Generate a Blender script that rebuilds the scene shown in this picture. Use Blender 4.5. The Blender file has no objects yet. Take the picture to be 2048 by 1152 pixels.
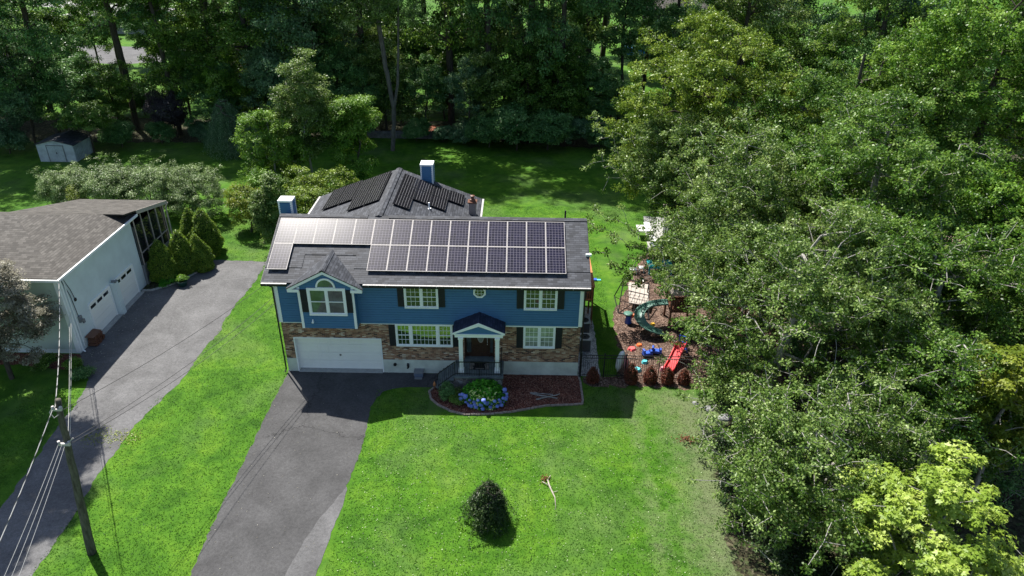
import bpy, math, random
import numpy as np
from mathutils import Vector, Matrix
R = math.radians
sc = bpy.context.scene
COL = sc.collection

# ---------------------------------------------------------------- camera
def make_camera():
    yaw, p, r = R(-0.285), R(29.131), R(0.786)
    d = Vector((math.sin(yaw)*math.cos(p), math.cos(yaw)*math.cos(p), -math.sin(p)))
    rt = Vector((math.cos(yaw), -math.sin(yaw), 0)); up = rt.cross(d)
    r2 = rt*math.cos(r)+up*math.sin(r); u2 = -rt*math.sin(r)+up*math.cos(r)
    m = Matrix((r2, u2, -d)).transposed().to_4x4()
    m.translation = Vector((12.372, -33.231, 24.192))
    cd = bpy.data.cameras.new('camera'); c = bpy.data.objects.new('camera', cd); COL.objects.link(c)
    c.matrix_world = m
    cd.sensor_width = 36; cd.lens = 36*1420/2048; cd.clip_end = 2000; cd.clip_start = .5
    sc.camera = c
make_camera()
# ---------------------------------------------------------------- light
SUN = Vector((-0.317, 0.445, 0.837)).normalized()      # towards the sun
elev = math.asin(SUN.z); az = math.atan2(SUN.x, SUN.y)
w = bpy.data.worlds.new('World'); sc.world = w; w.use_nodes = True
nt = w.node_tree; bg = nt.nodes['Background']
sky = nt.nodes.new('ShaderNodeTexSky'); sky.sky_type = 'NISHITA'; sky.sun_disc = False
sky.sun_elevation = elev; sky.sun_rotation = az; sky.air_density = 1.0; sky.dust_density = 1.0
nt.links.new(sky.outputs[0], bg.inputs[0]); bg.inputs[1].default_value = 0.075
sd = bpy.data.lights.new('sun', 'SUN'); so = bpy.data.objects.new('sun', sd); COL.objects.link(so)
sd.energy = 4.5; sd.angle = R(0.53); sd.color = (1, .955, .88)
so.rotation_euler = SUN.to_track_quat('Z', 'Y').to_euler()
sc.view_settings.view_transform = 'Standard'; sc.view_settings.look = 'None'
sc.view_settings.exposure = 1.03; sc.view_settings.gamma = 1; sc.view_settings.use_curve_mapping = False
sc.cycles.max_bounces = 6; sc.cycles.diffuse_bounces = 3; sc.cycles.glossy_bounces = 3
sc.cycles.transmission_bounces = 4; sc.cycles.transparent_max_bounces = 8
sc.cycles.sample_clamp_indirect = 6

# ---------------------------------------------------------------- material helpers
class NT:
    def __init__(s, name):
        s.m = bpy.data.materials.new(name); s.m.use_nodes = True; s.t = s.m.node_tree
        s.b = s.t.nodes['Principled BSDF']
    def n(s, k, **kw):
        x = s.t.nodes.new('ShaderNode'+k)
        for a, v in kw.items(): setattr(x, a, v)
        return x
    def l(s, a, b): s.t.links.new(a, b)
    def setv(s, i, v):
        s.b.inputs[i].default_value = v
    def noise(s, scale, detail=3, rough=.6, vec=None, dist=0):
        x = s.n('TexNoise'); x.inputs['Scale'].default_value = scale; x.inputs['Detail'].default_value = detail
        x.inputs['Roughness'].default_value = rough; x.inputs['Distortion'].default_value = dist
        if vec is not None: s.l(vec, x.inputs['Vector'])
        return x
    def ramp(s, fac, stops):
        x = s.n('ValToRGB'); e = x.color_ramp.elements
        while len(e) < len(stops): e.new(.5)
        for i, (p, c) in enumerate(stops):
            e[i].position = p; e[i].color = (c[0], c[1], c[2], 1)
        s.l(fac, x.inputs[0]); return x
    def mix(s, fac, a, b, mode='MIX'):
        x = s.n('MixRGB', blend_type=mode)
        for i, v in enumerate((fac, a, b)):
            if hasattr(v, 'node'): s.l(v, x.inputs[i])
            else: x.inputs[i].default_value = v if i == 0 else (v[0], v[1], v[2], 1)
        return x
    def math(s, op, a, b=0.0, c=None):
        x = s.n('Math', operation=op)
        for i, v in enumerate((a, b, c)):
            if v is None: continue
            if hasattr(v, 'node'): s.l(v, x.inputs[i])
            else: x.inputs[i].default_value = v
        return x.outputs[0]
    def bump(s, h, strength=.3, dist=.02):
        x = s.n('Bump'); x.inputs['Strength'].default_value = strength; x.inputs['Distance'].default_value = dist
        s.l(h, x.inputs['Height']); s.l(x.outputs[0], s.b.inputs['Normal']); return x
    def color(s, o): s.l(o, s.b.inputs['Base Color'])
    def geo(s): return s.n('NewGeometry').outputs['Position']

def plain(name, col, rough=.6, metal=0, var=.12, scale=3, spec=.4):
    m = NT(name); m.setv('Roughness', rough); m.setv('Metallic', metal); m.setv('Specular IOR Level', spec)
    nz = m.noise(scale, 4, .6, m.geo())
    a = [c*(1-var) for c in col]; b = [min(1, c*(1+var)) for c in col]
    m.color(m.ramp(nz.outputs[0], [(.3, a), (.7, b)]).outputs[0]); return m.m

M = {}
def patch(m, g):
    n = m.noise(.42, 5, .62, g, .6); return m.ramp(n.outputs[0], [(.32, (.5, .64, .55)), (.5, (.86, .96, .9)), (.68, (1.3, 1.16, 1.2))]).outputs[0]
def dry_fac(m, g, mid, big):
    # worn, drier turf on the east side of the front lawn
    sep = m.n('SeparateXYZ'); m.l(g, sep.inputs[0]); X, Y = sep.outputs[0], sep.outputs[1]
    f1 = m.math('MULTIPLY_ADD', X, .42, -8.0); f2 = m.math('MULTIPLY_ADD', Y, -.6, -.5); f = m.math('MINIMUM', f1, f2)
    f3 = m.math('SUBTRACT', 1, m.math('ABSOLUTE', m.math('MULTIPLY_ADD', X, 1.1, -20.6)))          # trodden strip
    f3 = m.math('MINIMUM', m.math('MULTIPLY', f3, .5), f2); f = m.math('MAXIMUM', f, f3)
    f = m.math('ADD', f, m.math('MULTIPLY_ADD', mid, 1.8, -.95)); f = m.math('ADD', f, m.math('MULTIPLY_ADD', big, 1.4, -.7))
    n = m.n('Clamp'); m.l(f, n.inputs[0]); return m.math('MULTIPLY', n.outputs[0], .85)
def mat_grass():
    m = NT('grass'); g = m.geo()
    fine = m.noise(20, 6, .85, g); mid = m.noise(1.6, 4, .65, g); big = m.noise(.17, 3, .6, g)
    c = m.ramp(fine.outputs[0], [(.3, (.036, .095, .007)), (.5, (.06, .155, .010)), (.68, (.105, .24, .022))])
    c2 = m.ramp(mid.outputs[0], [(.35, (.7, .75, .6)), (.65, (1.3, 1.15, 1.05))])
    a = m.mix(1, c.outputs[0], c2.outputs[0], 'MULTIPLY'); a = m.mix(1, a.outputs[0], patch(m, g), 'MULTIPLY')
    dry = m.ramp(fine.outputs[0], [(.3, (.05, .075, .03)), (.5, (.12, .145, .07)), (.7, (.21, .225, .135))])
    fac = dry_fac(m, g, mid.outputs[0], big.outputs[0])
    # thin scattered patches elsewhere
    pt = m.ramp(big.outputs[0], [(.5, (0, 0, 0)), (.72, (.42, .42, .42))])
    fac = m.math('MAXIMUM', fac, pt.outputs[0])
    o = m.mix(fac, a.outputs[0], dry.outputs[0])
    # bare trodden earth by the play area
    m.color(o.outputs[0]); m.setv('Roughness', .85); m.setv('Specular IOR Level', .15)
    m.bump(m.noise(9, 5, .8, g).outputs[0], .4, .06); return m.m
def mat_asphalt(name, base, cracks=True):
    m = NT(name); g = m.geo()
    f = m.noise(45, 5, .9, g); b = m.noise(.55, 5, .65, g, .4); mid = m.noise(7, 5, .8, g)
    c = m.ramp(f.outputs[0], [(.3, [base*.62]*3), (.5, [base, base*.99, base*1.01]), (.72, [base*1.7]*3)])
    c2 = m.ramp(b.outputs[0], [(.3, (.7,)*3), (.7, (1.25, 1.25, 1.25))]); a = m.mix(1, c.outputs[0], c2.outputs[0], 'MULTIPLY')
    a = m.mix(1, a.outputs[0], m.ramp(mid.outputs[0], [(.35, (.78,)*3), (.65, (1.22,)*3)]).outputs[0], 'MULTIPLY')
    # cracks
    v = m.n('TexVoronoi', feature='DISTANCE_TO_EDGE'); v.inputs['Scale'].default_value = .085
    wv = m.n('VectorMath', operation='MULTIPLY_ADD'); nz = m.noise(.9, 4, .7, g); m.l(nz.outputs['Color'], wv.inputs[0]); wv.inputs[1].default_value = (1.8, 1.8, 0); m.l(g, wv.inputs[2]); m.l(wv.outputs[0], v.inputs['Vector'])
    ck = m.ramp(v.outputs[0], [(.0, (.5 if cracks else 1,)*3), (.0028, (1,)*3)])
    a = m.mix(1, a.outputs[0], ck.outputs[0], 'MULTIPLY')
    m.color(a.outputs[0]); m.setv('Roughness', .85); m.setv('Specular IOR Level', .25); m.bump(f.outputs[0], .35, .01); return m.m
def cell(m, wx, wz, vec, a=0, b=2, off=.5):
    sep = m.n('SeparateXYZ'); m.l(vec, sep.inputs[0]); x, z = sep.outputs[a], sep.outputs[b]
    row = m.math('FLOOR', m.math('DIVIDE', z, wz)); par = m.math('FLOORED_MODULO', row, 2)
    xs = m.math('ADD', m.math('DIVIDE', x, wx), m.math('MULTIPLY', par, off)); col = m.math('FLOOR', xs)
    cb = m.n('CombineXYZ'); m.l(col, cb.inputs[0]); m.l(row, cb.inputs[1])
    wn = m.n('TexWhiteNoise', noise_dimensions='3D'); m.l(cb.outputs[0], wn.inputs['Vector'])
    fx = m.math('FRACT', xs); fz = m.math('FRACT', m.math('DIVIDE', z, wz)); return wn.outputs[0], fx, fz
def mat_brick():
    m = NT('brick'); g = m.geo()
    sp = m.n('SeparateXYZ'); m.l(g, sp.inputs[0]); s = m.math('ADD', sp.outputs[0], sp.outputs[1])
    cb = m.n('CombineXYZ'); m.l(s, cb.inputs[0]); m.l(sp.outputs[2], cb.inputs[2])
    wn, fx, fz = cell(m, .215, .074, cb.outputs[0])
    c = m.ramp(wn, [(0, (.035, .022, .018)), (.12, (.12, .055, .035)), (.35, (.27, .125, .072)), (.55, (.36, .19, .11)), (.75, (.44, .28, .17)), (.92, (.52, .4, .29)), (1, (.7, .62, .52))])
    c.color_ramp.interpolation = 'CONSTANT' if False else 'LINEAR'
    mort = m.math('MAXIMUM', m.math('LESS_THAN', fx, .07), m.math('LESS_THAN', fz, .17))
    b = m.noise(1.2, 3, .6, g); tint = m.ramp(b.outputs[0], [(.3, (.75, .72, .7)), (.7, (1.15, 1.1, 1.05))])
    a = m.mix(1, c.outputs[0], tint.outputs[0], 'MULTIPLY')
    o = m.mix(mort, a.outputs[0], (.30, .24, .19)); m.color(o.outputs[0]); m.setv('Roughness', .85)
    m.bump(m.math('SUBTRACT', 1, mort), .6, .012); return m.m
def mat_shingle(name, stops, w=.32, h=.145, streak=True):
    m = NT(name); tc = m.n('TexCoord').outputs['UV']
    wn, fx, fz = cell(m, w, h, tc, 0, 1, .37)
    c = m.ramp(wn, stops)
    g = m.noise(60, 4, .9, tc); gr = m.ramp(g.outputs[0], [(.3, (.7,)*3), (.7, (1.3,)*3)])
    a = m.mix(1, c.outputs[0], gr.outputs[0], 'MULTIPLY')
    ed = m.math('MAXIMUM', m.math('LESS_THAN', fz, .13), m.math('MULTIPLY', m.math('LESS_THAN', fx, .05), .7))
    o = m.mix(m.math('MULTIPLY', ed, .8), a.outputs[0], [x*.3 for x in stops[0][1]])
    b = m.noise(.8, 4, .6, tc); bb = m.ramp(b.outputs[0], [(.3, (.85,)*3), (.7, (1.13,)*3)])
    o = m.mix(1, o.outputs[0], bb.outputs[0], 'MULTIPLY')
    m.color(o.outputs[0]); m.setv('Roughness', .7); m.setv('Specular IOR Level', .35)
    m.bump(m.math('SUBTRACT', m.math('MULTIPLY', fz, -1), ed), .4, .01); return m.m
def mat_panel(name, nx, ny, line, lw, base, rough):
    m = NT(name); tc = m.n('TexCoord').outputs['UV']; sp = m.n('SeparateXYZ'); m.l(tc, sp.inputs[0])
    def ln(o, n, wd):
        f = m.math('FRACT', m.math('MULTIPLY', o, n)); f = m.math('ABSOLUTE', m.math('SUBTRACT', f, .5)); return m.math('GREATER_THAN', f, .5-wd)
    e = ln(sp.outputs[0], nx, lw) if ny == 14 else m.math('MAXIMUM', ln(sp.outputs[0], nx, lw), ln(sp.outputs[1], ny, lw))
    if ny == 14: e = m.math('MAXIMUM', ln(sp.outputs[1], 6, .045), m.math('MULTIPLY', ln(sp.outputs[0], 10, .02), .25))
    wn, fx, fz = cell(m, 1/nx, 1/ny, tc, 0, 1, 0)
    c = m.ramp(wn, [(0, [b*(.7 if ny == 10 else .95) for b in base]), (1, [b*(1.5 if ny == 10 else 1.05) for b in base])])
    n = m.noise(2.5, 3, .5, m.geo()); du = m.ramp(n.outputs[0], [(.35, (1, 1, 1)), (.8, (1.5, 1.45, 1.4))]); c = m.mix(1, c.outputs[0], du.outputs[0], 'MULTIPLY')
    o = m.mix(e, c.outputs[0], line); m.color(o.outputs[0]); m.setv('Roughness', rough); m.setv('Specular IOR Level', 0)
    m.setv('Coat Weight', .8); m.setv('Coat Roughness', .215); m.setv('Coat IOR', 1.45); return m.m
def mat_leaf(name, stops, trans=.45, rough=.42, spec=.28, dry=False):
    m = NT(name); at = m.n('Attribute', attribute_name='tint')
    c = m.ramp(at.outputs['Fac'], stops); cc = c.outputs[0]
    if dry:
        g = m.geo(); cc = m.mix(1, cc, patch(m, g), 'MULTIPLY').outputs[0]; cc = m.mix(dry_fac(m, g, m.noise(1.6, 4, .65, g).outputs[0], m.noise(.17, 3, .6, g).outputs[0]), cc, (.17, .185, .105)).outputs[0]
    m.color(cc); m.setv('Roughness', rough); m.setv('Specular IOR Level', spec)
    tr = m.n('BsdfTranslucent'); hs = m.n('HueSaturation'); hs.inputs['Value'].default_value = 1.5; hs.inputs['Hue'].default_value = .485
    m.l(cc, hs.inputs['Color']); m.l(hs.outputs[0], tr.inputs[0])
    mx = m.n('MixShader'); mx.inputs[0].default_value = trans
    out = m.t.nodes['Material Output']; m.l(m.b.outputs[0], mx.inputs[1]); m.l(tr.outputs[0], mx.inputs[2]); m.l(mx.outputs[0], out.inputs[0])
    return m.m
def mat_glass(name, dark=(.01, .014, .014), f=.38):
    m = NT(name); m.setv('Roughness', .04); m.color(m.ramp(m.noise(2.2, 2, .5, m.geo()).outputs[0], [(.35, dark), (.7, [d*2.2 for d in dark])]).outputs[0])
    gl = m.n('BsdfGlossy'); gl.inputs['Roughness'].default_value = .03; gl.inputs[0].default_value = (.8, .86, .84, 1)
    mx = m.n('MixShader'); mx.inputs[0].default_value = f; out = m.t.nodes['Material Output']
    bp = m.n('Bump'); bp.inputs['Strength'].default_value = .12; bp.inputs['Distance'].default_value = .02; m.l(m.noise(1.5, 2, .5, m.geo()).outputs[0], bp.inputs['Height']); m.l(bp.outputs[0], gl.inputs['Normal'])
    m.l(m.b.outputs[0], mx.inputs[1]); m.l(gl.outputs[0], mx.inputs[2]); m.l(mx.outputs[0], out.inputs[0]); return m.m
def mat_chips(name, stops, scale=16, bump=.8):
    m = NT(name); g = m.geo(); v = m.n('TexVoronoi'); v.inputs['Scale'].default_value = scale; m.l(g, v.inputs['Vector'])
    wn = m.n('TexWhiteNoise'); m.l(v.outputs['Color'], wn.inputs['Vector'])
    c = m.ramp(wn.outputs[0], stops); b = m.noise(1.3, 4, .65, g); bb = m.ramp(b.outputs[0], [(.3, (.6, .6, .62)), (.7, (1.3, 1.25, 1.2))])
    a = m.mix(1, c.outputs[0], bb.outputs[0], 'MULTIPLY'); m.color(a.outputs[0]); m.setv('Roughness', .9); m.setv('Specular IOR Level', .2)
    m.bump(v.outputs[0], bump, .04); return m.m
def mat_stone(name='fieldstone'):
    m = NT(name); g = m.geo(); v = m.n('TexVoronoi'); v.inputs['Scale'].default_value = 4.2; m.l(g, v.inputs['Vector'])
    e = m.n('TexVoronoi', feature='DISTANCE_TO_EDGE'); e.inputs['Scale'].default_value = 4.2; m.l(g, e.inputs['Vector'])
    wn = m.n('TexWhiteNoise'); m.l(v.outputs['Color'], wn.inputs['Vector'])
    c = m.ramp(wn.outputs[0], [(0, (.05, .05, .05)), (.4, (.14, .13, .12)), (.7, (.22, .19, .16)), (1, (.34, .33, .31))])
    ed = m.ramp(e.outputs[0], [(.0, (.28, .28, .26)), (.05, (1, 1, 1))]); n = m.noise(12, 4, .7, g); nn = m.ramp(n.outputs[0], [(.3, (.7,)*3), (.7, (1.25,)*3)])
    a = m.mix(1, c.outputs[0], ed.outputs[0], 'MULTIPLY'); a = m.mix(1, a.outputs[0], nn.outputs[0], 'MULTIPLY'); m.color(a.outputs[0]); m.setv('Roughness', .85)
    m.bump(e.outputs[0], .8, .05); return m.m
def mat_bark(name, a, b):
    m = NT(name); g = m.geo(); mp = m.n('Mapping'); mp.inputs['Scale'].default_value = (9, 9, 1.6); m.l(g, mp.inputs[0]); n = m.noise(1, 6, .75, mp.outputs[0])
    m.color(m.ramp(n.outputs[0], [(.35, a), (.65, b)]).outputs[0]); m.setv('Roughness', .9); m.setv('Specular IOR Level', .15); m.bump(n.outputs[0], .8, .03); return m.m

M['grass'] = mat_grass()
M['asphalt'] = mat_asphalt('asphalt', .066); M['asphalt_old'] = mat_asphalt('old asphalt', .105); M['asphalt_n'] = mat_asphalt('neighbour asphalt', .118, False)
M['brick'] = mat_brick()
M['shingle'] = mat_shingle('charcoal shingle', [(0, (.026, .029, .036)), (.5, (.045, .049, .06)), (1, (.074, .08, .094))])
M['shingle_dark'] = mat_shingle('dark blue shingle', [(0, (.02, .026, .05)), (.5, (.03, .038, .07)), (1, (.045, .055, .1))])
M['shingle_brown'] = mat_shingle('weathered brown shingle', [(0, (.042, .037, .032)), (.5, (.068, .061, .054)), (1, (.105, .096, .086))], .3, .15)
M['panel'] = mat_panel('solar cells', 6, 10, (.20, .185, .22), .034, (.007, .0065, .018), .5)
M['panel_black'] = mat_panel('dark solar cells', 6, 14, (.24, .24, .25), .03, (.007, .0065, .009), .5)
M['alu'] = plain('aluminium', (.5, .47, .45), .6, .1)
M['black_metal'] = plain('black metal', (.014, .014, .016), .5)
M['siding'] = plain('blue siding', (.055, .165, .315), .55, 0, .07, 1.5)
M['chimney_blue'] = M['siding']
M['white'] = plain('white trim', (.88, .90, .89), .5, 0, .02)
M['bark_w2'] = plain('bleached wood', (.36, .32, .27), .8, 0, .3, 9)
M['shed_shade_white'] = plain('shade-toned shed paint', (.42, .47, .5), .6, 0, .2, 2)  # white shed darkened; the tree shade is put into this colour
M['door_white'] = plain('garage door white', (.90, .90, .84), .5, 0, .03, .8)
M['shutter'] = plain('black shutter', (.016, .018, .024), .55)
M['found'] = plain('painted foundation', (.56, .60, .53), .8, 0, .18, 1.3)
M['concrete'] = plain('concrete', (.36, .36, .34), .85, 0, .15, 5)
M['bluestone'] = plain('bluestone', (.14, .17, .17), .7, 0, .3, 3)
M['stone'] = mat_stone()
M['wood_door'] = plain('dark wood door', (.055, .028, .016), .45, 0, .35, 8)
M['glass'] = mat_glass('window glass', (.025, .024, .026), f=.07); M['glass_pic'] = mat_glass('picture glass', f=.36); M['glass_dim'] = mat_glass('screened glass', (.05, .065, .06), .07); M['glass_curt'] = mat_glass('curtained glass', (.2, .23, .19), .08)
M['gutter'] = plain('gutter guard', (.42, .41, .40), .6, .2, .3, 9)
M['wall_n'] = plain('pale stucco', (.66, .74, .74), .75, 0, .07, 1.1)
M['wall_n_front'] = plain('pale green shingle siding', (.50, .58, .52), .75, 0, .08, 1.1)
M['screen'] = mat_glass('porch screen', (.012, .014, .015), .08)
M['orange_wood'] = plain('stained cedar', (.50, .19, .07), .6, 0, .2, 5)
M['gravel'] = mat_chips('gravel', [(0, (.18, .19, .2)), (.5, (.42, .44, .45)), (1, (.72, .73, .74))], 22)
M['bark_mid'] = mat_bark('shade-darkened bark', (.06, .055, .05), (.19, .175, .155)); M['mulch'] = mat_chips('red mulch', [(0, (.045, .018, .013)), (.4, (.13, .045, .032)), (.75, (.21, .085, .06)), (1, (.33, .2, .15))], 20)  # forked trunk bark is darkened, with the shade of the wood in its colour
M['playmulch'] = mat_chips('faded wood chips', [(0, (.04, .025, .018)), (.4, (.095, .06, .045)), (.75, (.15, .10, .078)), (1, (.28, .21, .17))], 15)
M['forest'] = mat_chips('leaf litter', [(0, (.018, .018, .01)), (.5, (.05, .045, .025)), (.8, (.06, .09, .03)), (1, (.12, .1, .07))], 7)
M['rust_mulch'] = mat_chips('rust mulch', [(0, (.07, .02, .012)), (.6, (.2, .07, .04)), (1, (.32, .13, .08))], 8)
M['edging'] = plain('edging brick', (.27, .22, .19), .85, 0, .3, 7)
M['pole'] = mat_bark('weathered pole wood', (.05, .045, .036), (.16, .15, .12))
M['bark'] = mat_bark('brown bark', (.035, .03, .024), (.12, .105, .085))
M['bark_grey'] = mat_bark('grey bark', (.17, .16, .145), (.46, .44, .40))
M['cable_w'] = plain('bare cable', (.4, .4, .39), .5, .2); M['cable_b'] = plain('black cable', (.02, .02, .02), .5)
M['ac'] = plain('unit grey metal', (.12, .13, .13), .5, .3); M['ac_l'] = plain('unit light rim', (.5, .52, .5), .5)
for k, c in dict(red=(.72, .02, .03), blue=(.03, .10, .5), cyan=(.12, .62, .68), teal=(.03, .42, .44), orange=(.75, .16, .04), green_p=(.09, .2, .16), yellow=(.8, .5, .05), pinkred=(.8, .12, .12), grey=(.2, .21, .22), bluegrey=(.12, .15, .21), tan=(.48, .42, .37), brownwood=(.14, .06, .035), whitep=(.78, .78, .76), pool=(.02, .22, .75), greybrown=(.28, .24, .22), pink=(.7, .3, .35), darkpot=(.015, .06, .05)).items():
    M[k] = plain(k, c, .45, 0, .1, 4)
G_ = {
 'maple': [(0, (.015, .05, .006)), (.4, (.06, .145, .014)), (.75, (.15, .27, .04)), (1, (.32, .44, .13))],
 'silver': [(0, (.02, .055, .008)), (.4, (.08, .155, .022)), (.75, (.2, .30, .07)), (1, (.42, .52, .22))],
 'olive': [(0, (.03, .07, .005)), (.4, (.10, .18, .014)), (.75, (.23, .33, .04)), (1, (.40, .48, .13))],
 'dark': [(0, (.025, .08, .02)), (.4, (.07, .18, .045)), (.75, (.15, .30, .085)), (1, (.32, .46, .19))],
 'bluish': [(0, (.03, .085, .035)), (.4, (.085, .18, .075)), (.75, (.17, .30, .14)), (1, (.38, .5, .30))],
 'fresh': [(0, (.02, .07, .006)), (.4, (.085, .20, .015)), (.75, (.19, .35, .04)), (1, (.35, .5, .12))],
 'yellow': [(0, (.12, .21, .018)), (.45, (.25, .36, .045)), (.8, (.4, .5, .10)), (1, (.58, .66, .22))],
 'lime': [(0, (.06, .10, .008)), (.45, (.14, .20, .015)), (.8, (.23, .28, .03)), (1, (.33, .36, .08))],
 'jmaple': [(0, (.09, .085, .055)), (.45, (.2, .19, .13)), (.8, (.34, .32, .24)), (1, (.48, .46, .37))],
 'hedge': [(0, (.03, .06, .015)), (.4, (.10, .17, .05)), (.75, (.25, .35, .13)), (1, (.5, .58, .34))],
 'conifer': [(0, (.025, .08, .008)), (.5, (.10, .20, .018)), (1, (.32, .42, .05))],
 'rust': [(0, (.06, .018, .01)), (.5, (.17, .05, .028)), (1, (.32, .12, .07))],
 'dull': [(0, (.03, .025, .03)), (.5, (.065, .055, .06)), (1, (.13, .12, .12))],
 'hydr': [(0, (.02, .10, .008)), (.5, (.06, .27, .014)), (1, (.12, .42, .03))],
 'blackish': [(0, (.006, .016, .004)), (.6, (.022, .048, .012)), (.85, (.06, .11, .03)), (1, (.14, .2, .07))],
}
for k, s in G_.items(): M['leaf_'+k] = mat_leaf('leaves '+k, s, .3 if k not in ('conifer', 'dark', 'blackish') else .25)
M['flower'] = mat_leaf('blue flowers', [(0, (.12, .18, .6)), (.6, (.25, .33, .8)), (1, (.6, .62, .9))], .3)
M['variegated'] = mat_leaf('cream leaves', [(0, (.5, .6, .08)), (1, (.85, .85, .45))], .3)
M['blade'] = mat_leaf('grass blades', [(0, (.032, .095, .006)), (.5, (.062, .165, .010)), (.85, (.12, .27, .028)), (1, (.24, .34, .11))], .4, .6, .2, True)

# ---------------------------------------------------------------- geometry helpers
def origin(o):
    v = Vector((0, 0, 0))
    while o is not None: v += o.location; o = o.parent
    return v
class MB:
    def __init__(s): s.v = []; s.f = []; s.uv = []; s.mi = []; s.cur = 0; s.pid = []; s.np = 0
    def face(s, pts, uvs=None):
        b = len(s.v); s.v += [tuple(p) for p in pts]; s.f.append(list(range(b, b+len(pts)))); s.uv.append(uvs or [(0, 0)]*len(pts)); s.mi.append(s.cur); s.np += 1; s.pid.append(s.np); return s
    def raw(s, vs, fs):
        b = len(s.v); s.v += [tuple(p) for p in vs]; s.np += 1
        for f in fs: s.f.append([b+i for i in f]); s.uv.append([(0, 0)]*len(f)); s.mi.append(s.cur); s.pid.append(s.np)
        return s
    def box(s, x0, x1, y0, y1, z0, z1, mx=None):
        vs = [Vector((x, y, z)) for z in (z0, z1) for y in (y0, y1) for x in (x0, x1)]
        if mx is not None: vs = [mx @ v for v in vs]
        return s.raw(vs, [(0, 2, 3, 1), (4, 5, 7, 6), (0, 1, 5, 4), (2, 6, 7, 3), (0, 4, 6, 2), (1, 3, 7, 5)])
    def bar(s, a, b, w, h=None):
        a, b = Vector(a), Vector(b); h = h or w; d = (b-a); L = d.length; q = d.to_track_quat('X', 'Z').to_matrix().to_4x4(); q.translation = a
        return s.box(0, L, -w/2, w/2, -h/2, h/2, q)
    def tube(s, pts, r, n=8, cap=True):
        pts = [Vector(p) for p in pts]; rs = r if isinstance(r, (list, tuple)) else [r]*len(pts); b = len(s.v)
        up = None; vs = []; fs = []
        for i, p in enumerate(pts):
            d = (pts[min(i+1, len(pts)-1)]-pts[max(i-1, 0)]).normalized()
            u = d.orthogonal().normalized() if up is None else (up-d*up.dot(d)).normalized(); up = u; v = d.cross(u)
            vs += [p+(u*math.cos(2*math.pi*k/n)+v*math.sin(2*math.pi*k/n))*rs[i] for k in range(n)]
        for i in range(len(pts)-1):
            for k in range(n): fs.append((i*n+k, i*n+(k+1) % n, (i+1)*n+(k+1) % n, (i+1)*n+k))
        if cap: fs.append(tuple(range(n))[::-1]); fs.append(tuple((len(pts)-1)*n+k for k in range(n)))
        return s.raw(vs, fs)
    def prism(s, poly, z0, z1):
        n = len(poly); vs = [(x, y, z0) for x, y in poly]+[(x, y, z1) for x, y in poly]
        return s.raw(vs, [tuple(range(n))[::-1], tuple(range(n, 2*n))]+[(i, (i+1) % n, n+(i+1) % n, n+i) for i in range(n)])
    def sheet(s, poly, z): return s.raw([(x, y, z) for x, y in poly], [tuple(range(len(poly)))])
    def slab(s, pts, t, uo, ud, vd, down=(0, 0, -1)):
        """roof plane with thickness t and metre UVs"""
        pts = [Vector(p) for p in pts]; uo = Vector(uo); ud = Vector(ud).normalized(); vd = Vector(vd).normalized()
        s.face(pts, [((p-uo).dot(ud), (p-uo).dot(vd)) for p in pts]); dn = Vector(down)*t; n = len(pts)
        s.face([p+dn for p in pts][::-1])
        for i in range(n):
            a, b = pts[i], pts[(i+1) % n]; s.face([a, a+dn, b+dn, b])
        return s
    def lathe(s, prof, c, n=16):
        vs = []; fs = []
        for r, z in prof: vs += [(c[0]+r*math.cos(2*math.pi*k/n), c[1]+r*math.sin(2*math.pi*k/n), c[2]+z) for k in range(n)]
        for i in range(len(prof)-1):
            for k in range(n): fs.append((i*n+k, i*n+(k+1) % n, (i+1)*n+(k+1) % n, (i+1)*n+k))
        fs.append(tuple(range(n))[::-1]); fs.append(tuple((len(prof)-1)*n+k for k in range(n)))
        return s.raw(vs, fs)
    def build(s, name, mat, parent=None, smooth=False, bevel=0):
        me = bpy.data.meshes.new(name); o0 = origin(parent) if parent else Vector((0, 0, 0))
        me.from_pydata([tuple(Vector(v)-o0) for v in s.v], [], s.f)
        uvl = me.uv_layers.new(name='UVMap'); fl = [c for u in s.uv for p in u for c in p]; uvl.data.foreach_set('uv', fl)
        for m in (mat if isinstance(mat, (list, tuple)) else [mat]): me.materials.append(M[m] if isinstance(m, str) else m)
        me.polygons.foreach_set('material_index', s.mi)
        if smooth: me.polygons.foreach_set('use_smooth', [True]*len(s.f))
        o = bpy.data.objects.new(name, me); COL.objects.link(o)
        if parent: o.parent = parent
        if bevel:
            bv = o.modifiers.new('bevel', 'BEVEL'); bv.width = bevel; bv.segments = 2; bv.limit_method = 'ANGLE'
        return o
def _each(s, name, mat, parent):
    lo = 0; out = []
    pieces = {}
    for fi, f in enumerate(s.f): pieces.setdefault(s.pid[fi], []).append(fi)
    for ids in pieces.values():
        q = MB()
        for fi in ids: q.face([s.v[i] for i in s.f[fi]], s.uv[fi])
        out.append(q.build(name, mat, parent))
    return out
MB.each = _each
def thing(name, label, cat, loc, group=None):
    o = bpy.data.objects.new(name, None); COL.objects.link(o); o.location = loc; o['label'] = label; o['category'] = cat
    o.empty_display_size = .3
    if group: o['group'] = group
    return o
def tag(o, label=None, cat=None, group=None, kind=None):
    for k, v in (('label', label), ('category', cat), ('group', group), ('kind', kind)):
        if v: o[k] = v
    return o
def struct(o): o['kind'] = 'structure'; return o
def dup(root, loc, rz=0, scale=1, label=None, group=None):
    r = root.copy(); COL.objects.link(r); r.location = loc; r.rotation_euler = (0, 0, rz); r.scale = (scale,)*3 if not isinstance(scale, tuple) else scale
    if label: r['label'] = label
    if group: r['group'] = group
    for ch in list(root.children):
        c = ch.copy(); COL.objects.link(c); c.parent = r
        for g in ch.children:
            d = g.copy(); COL.objects.link(d); d.parent = c
    return r
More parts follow.
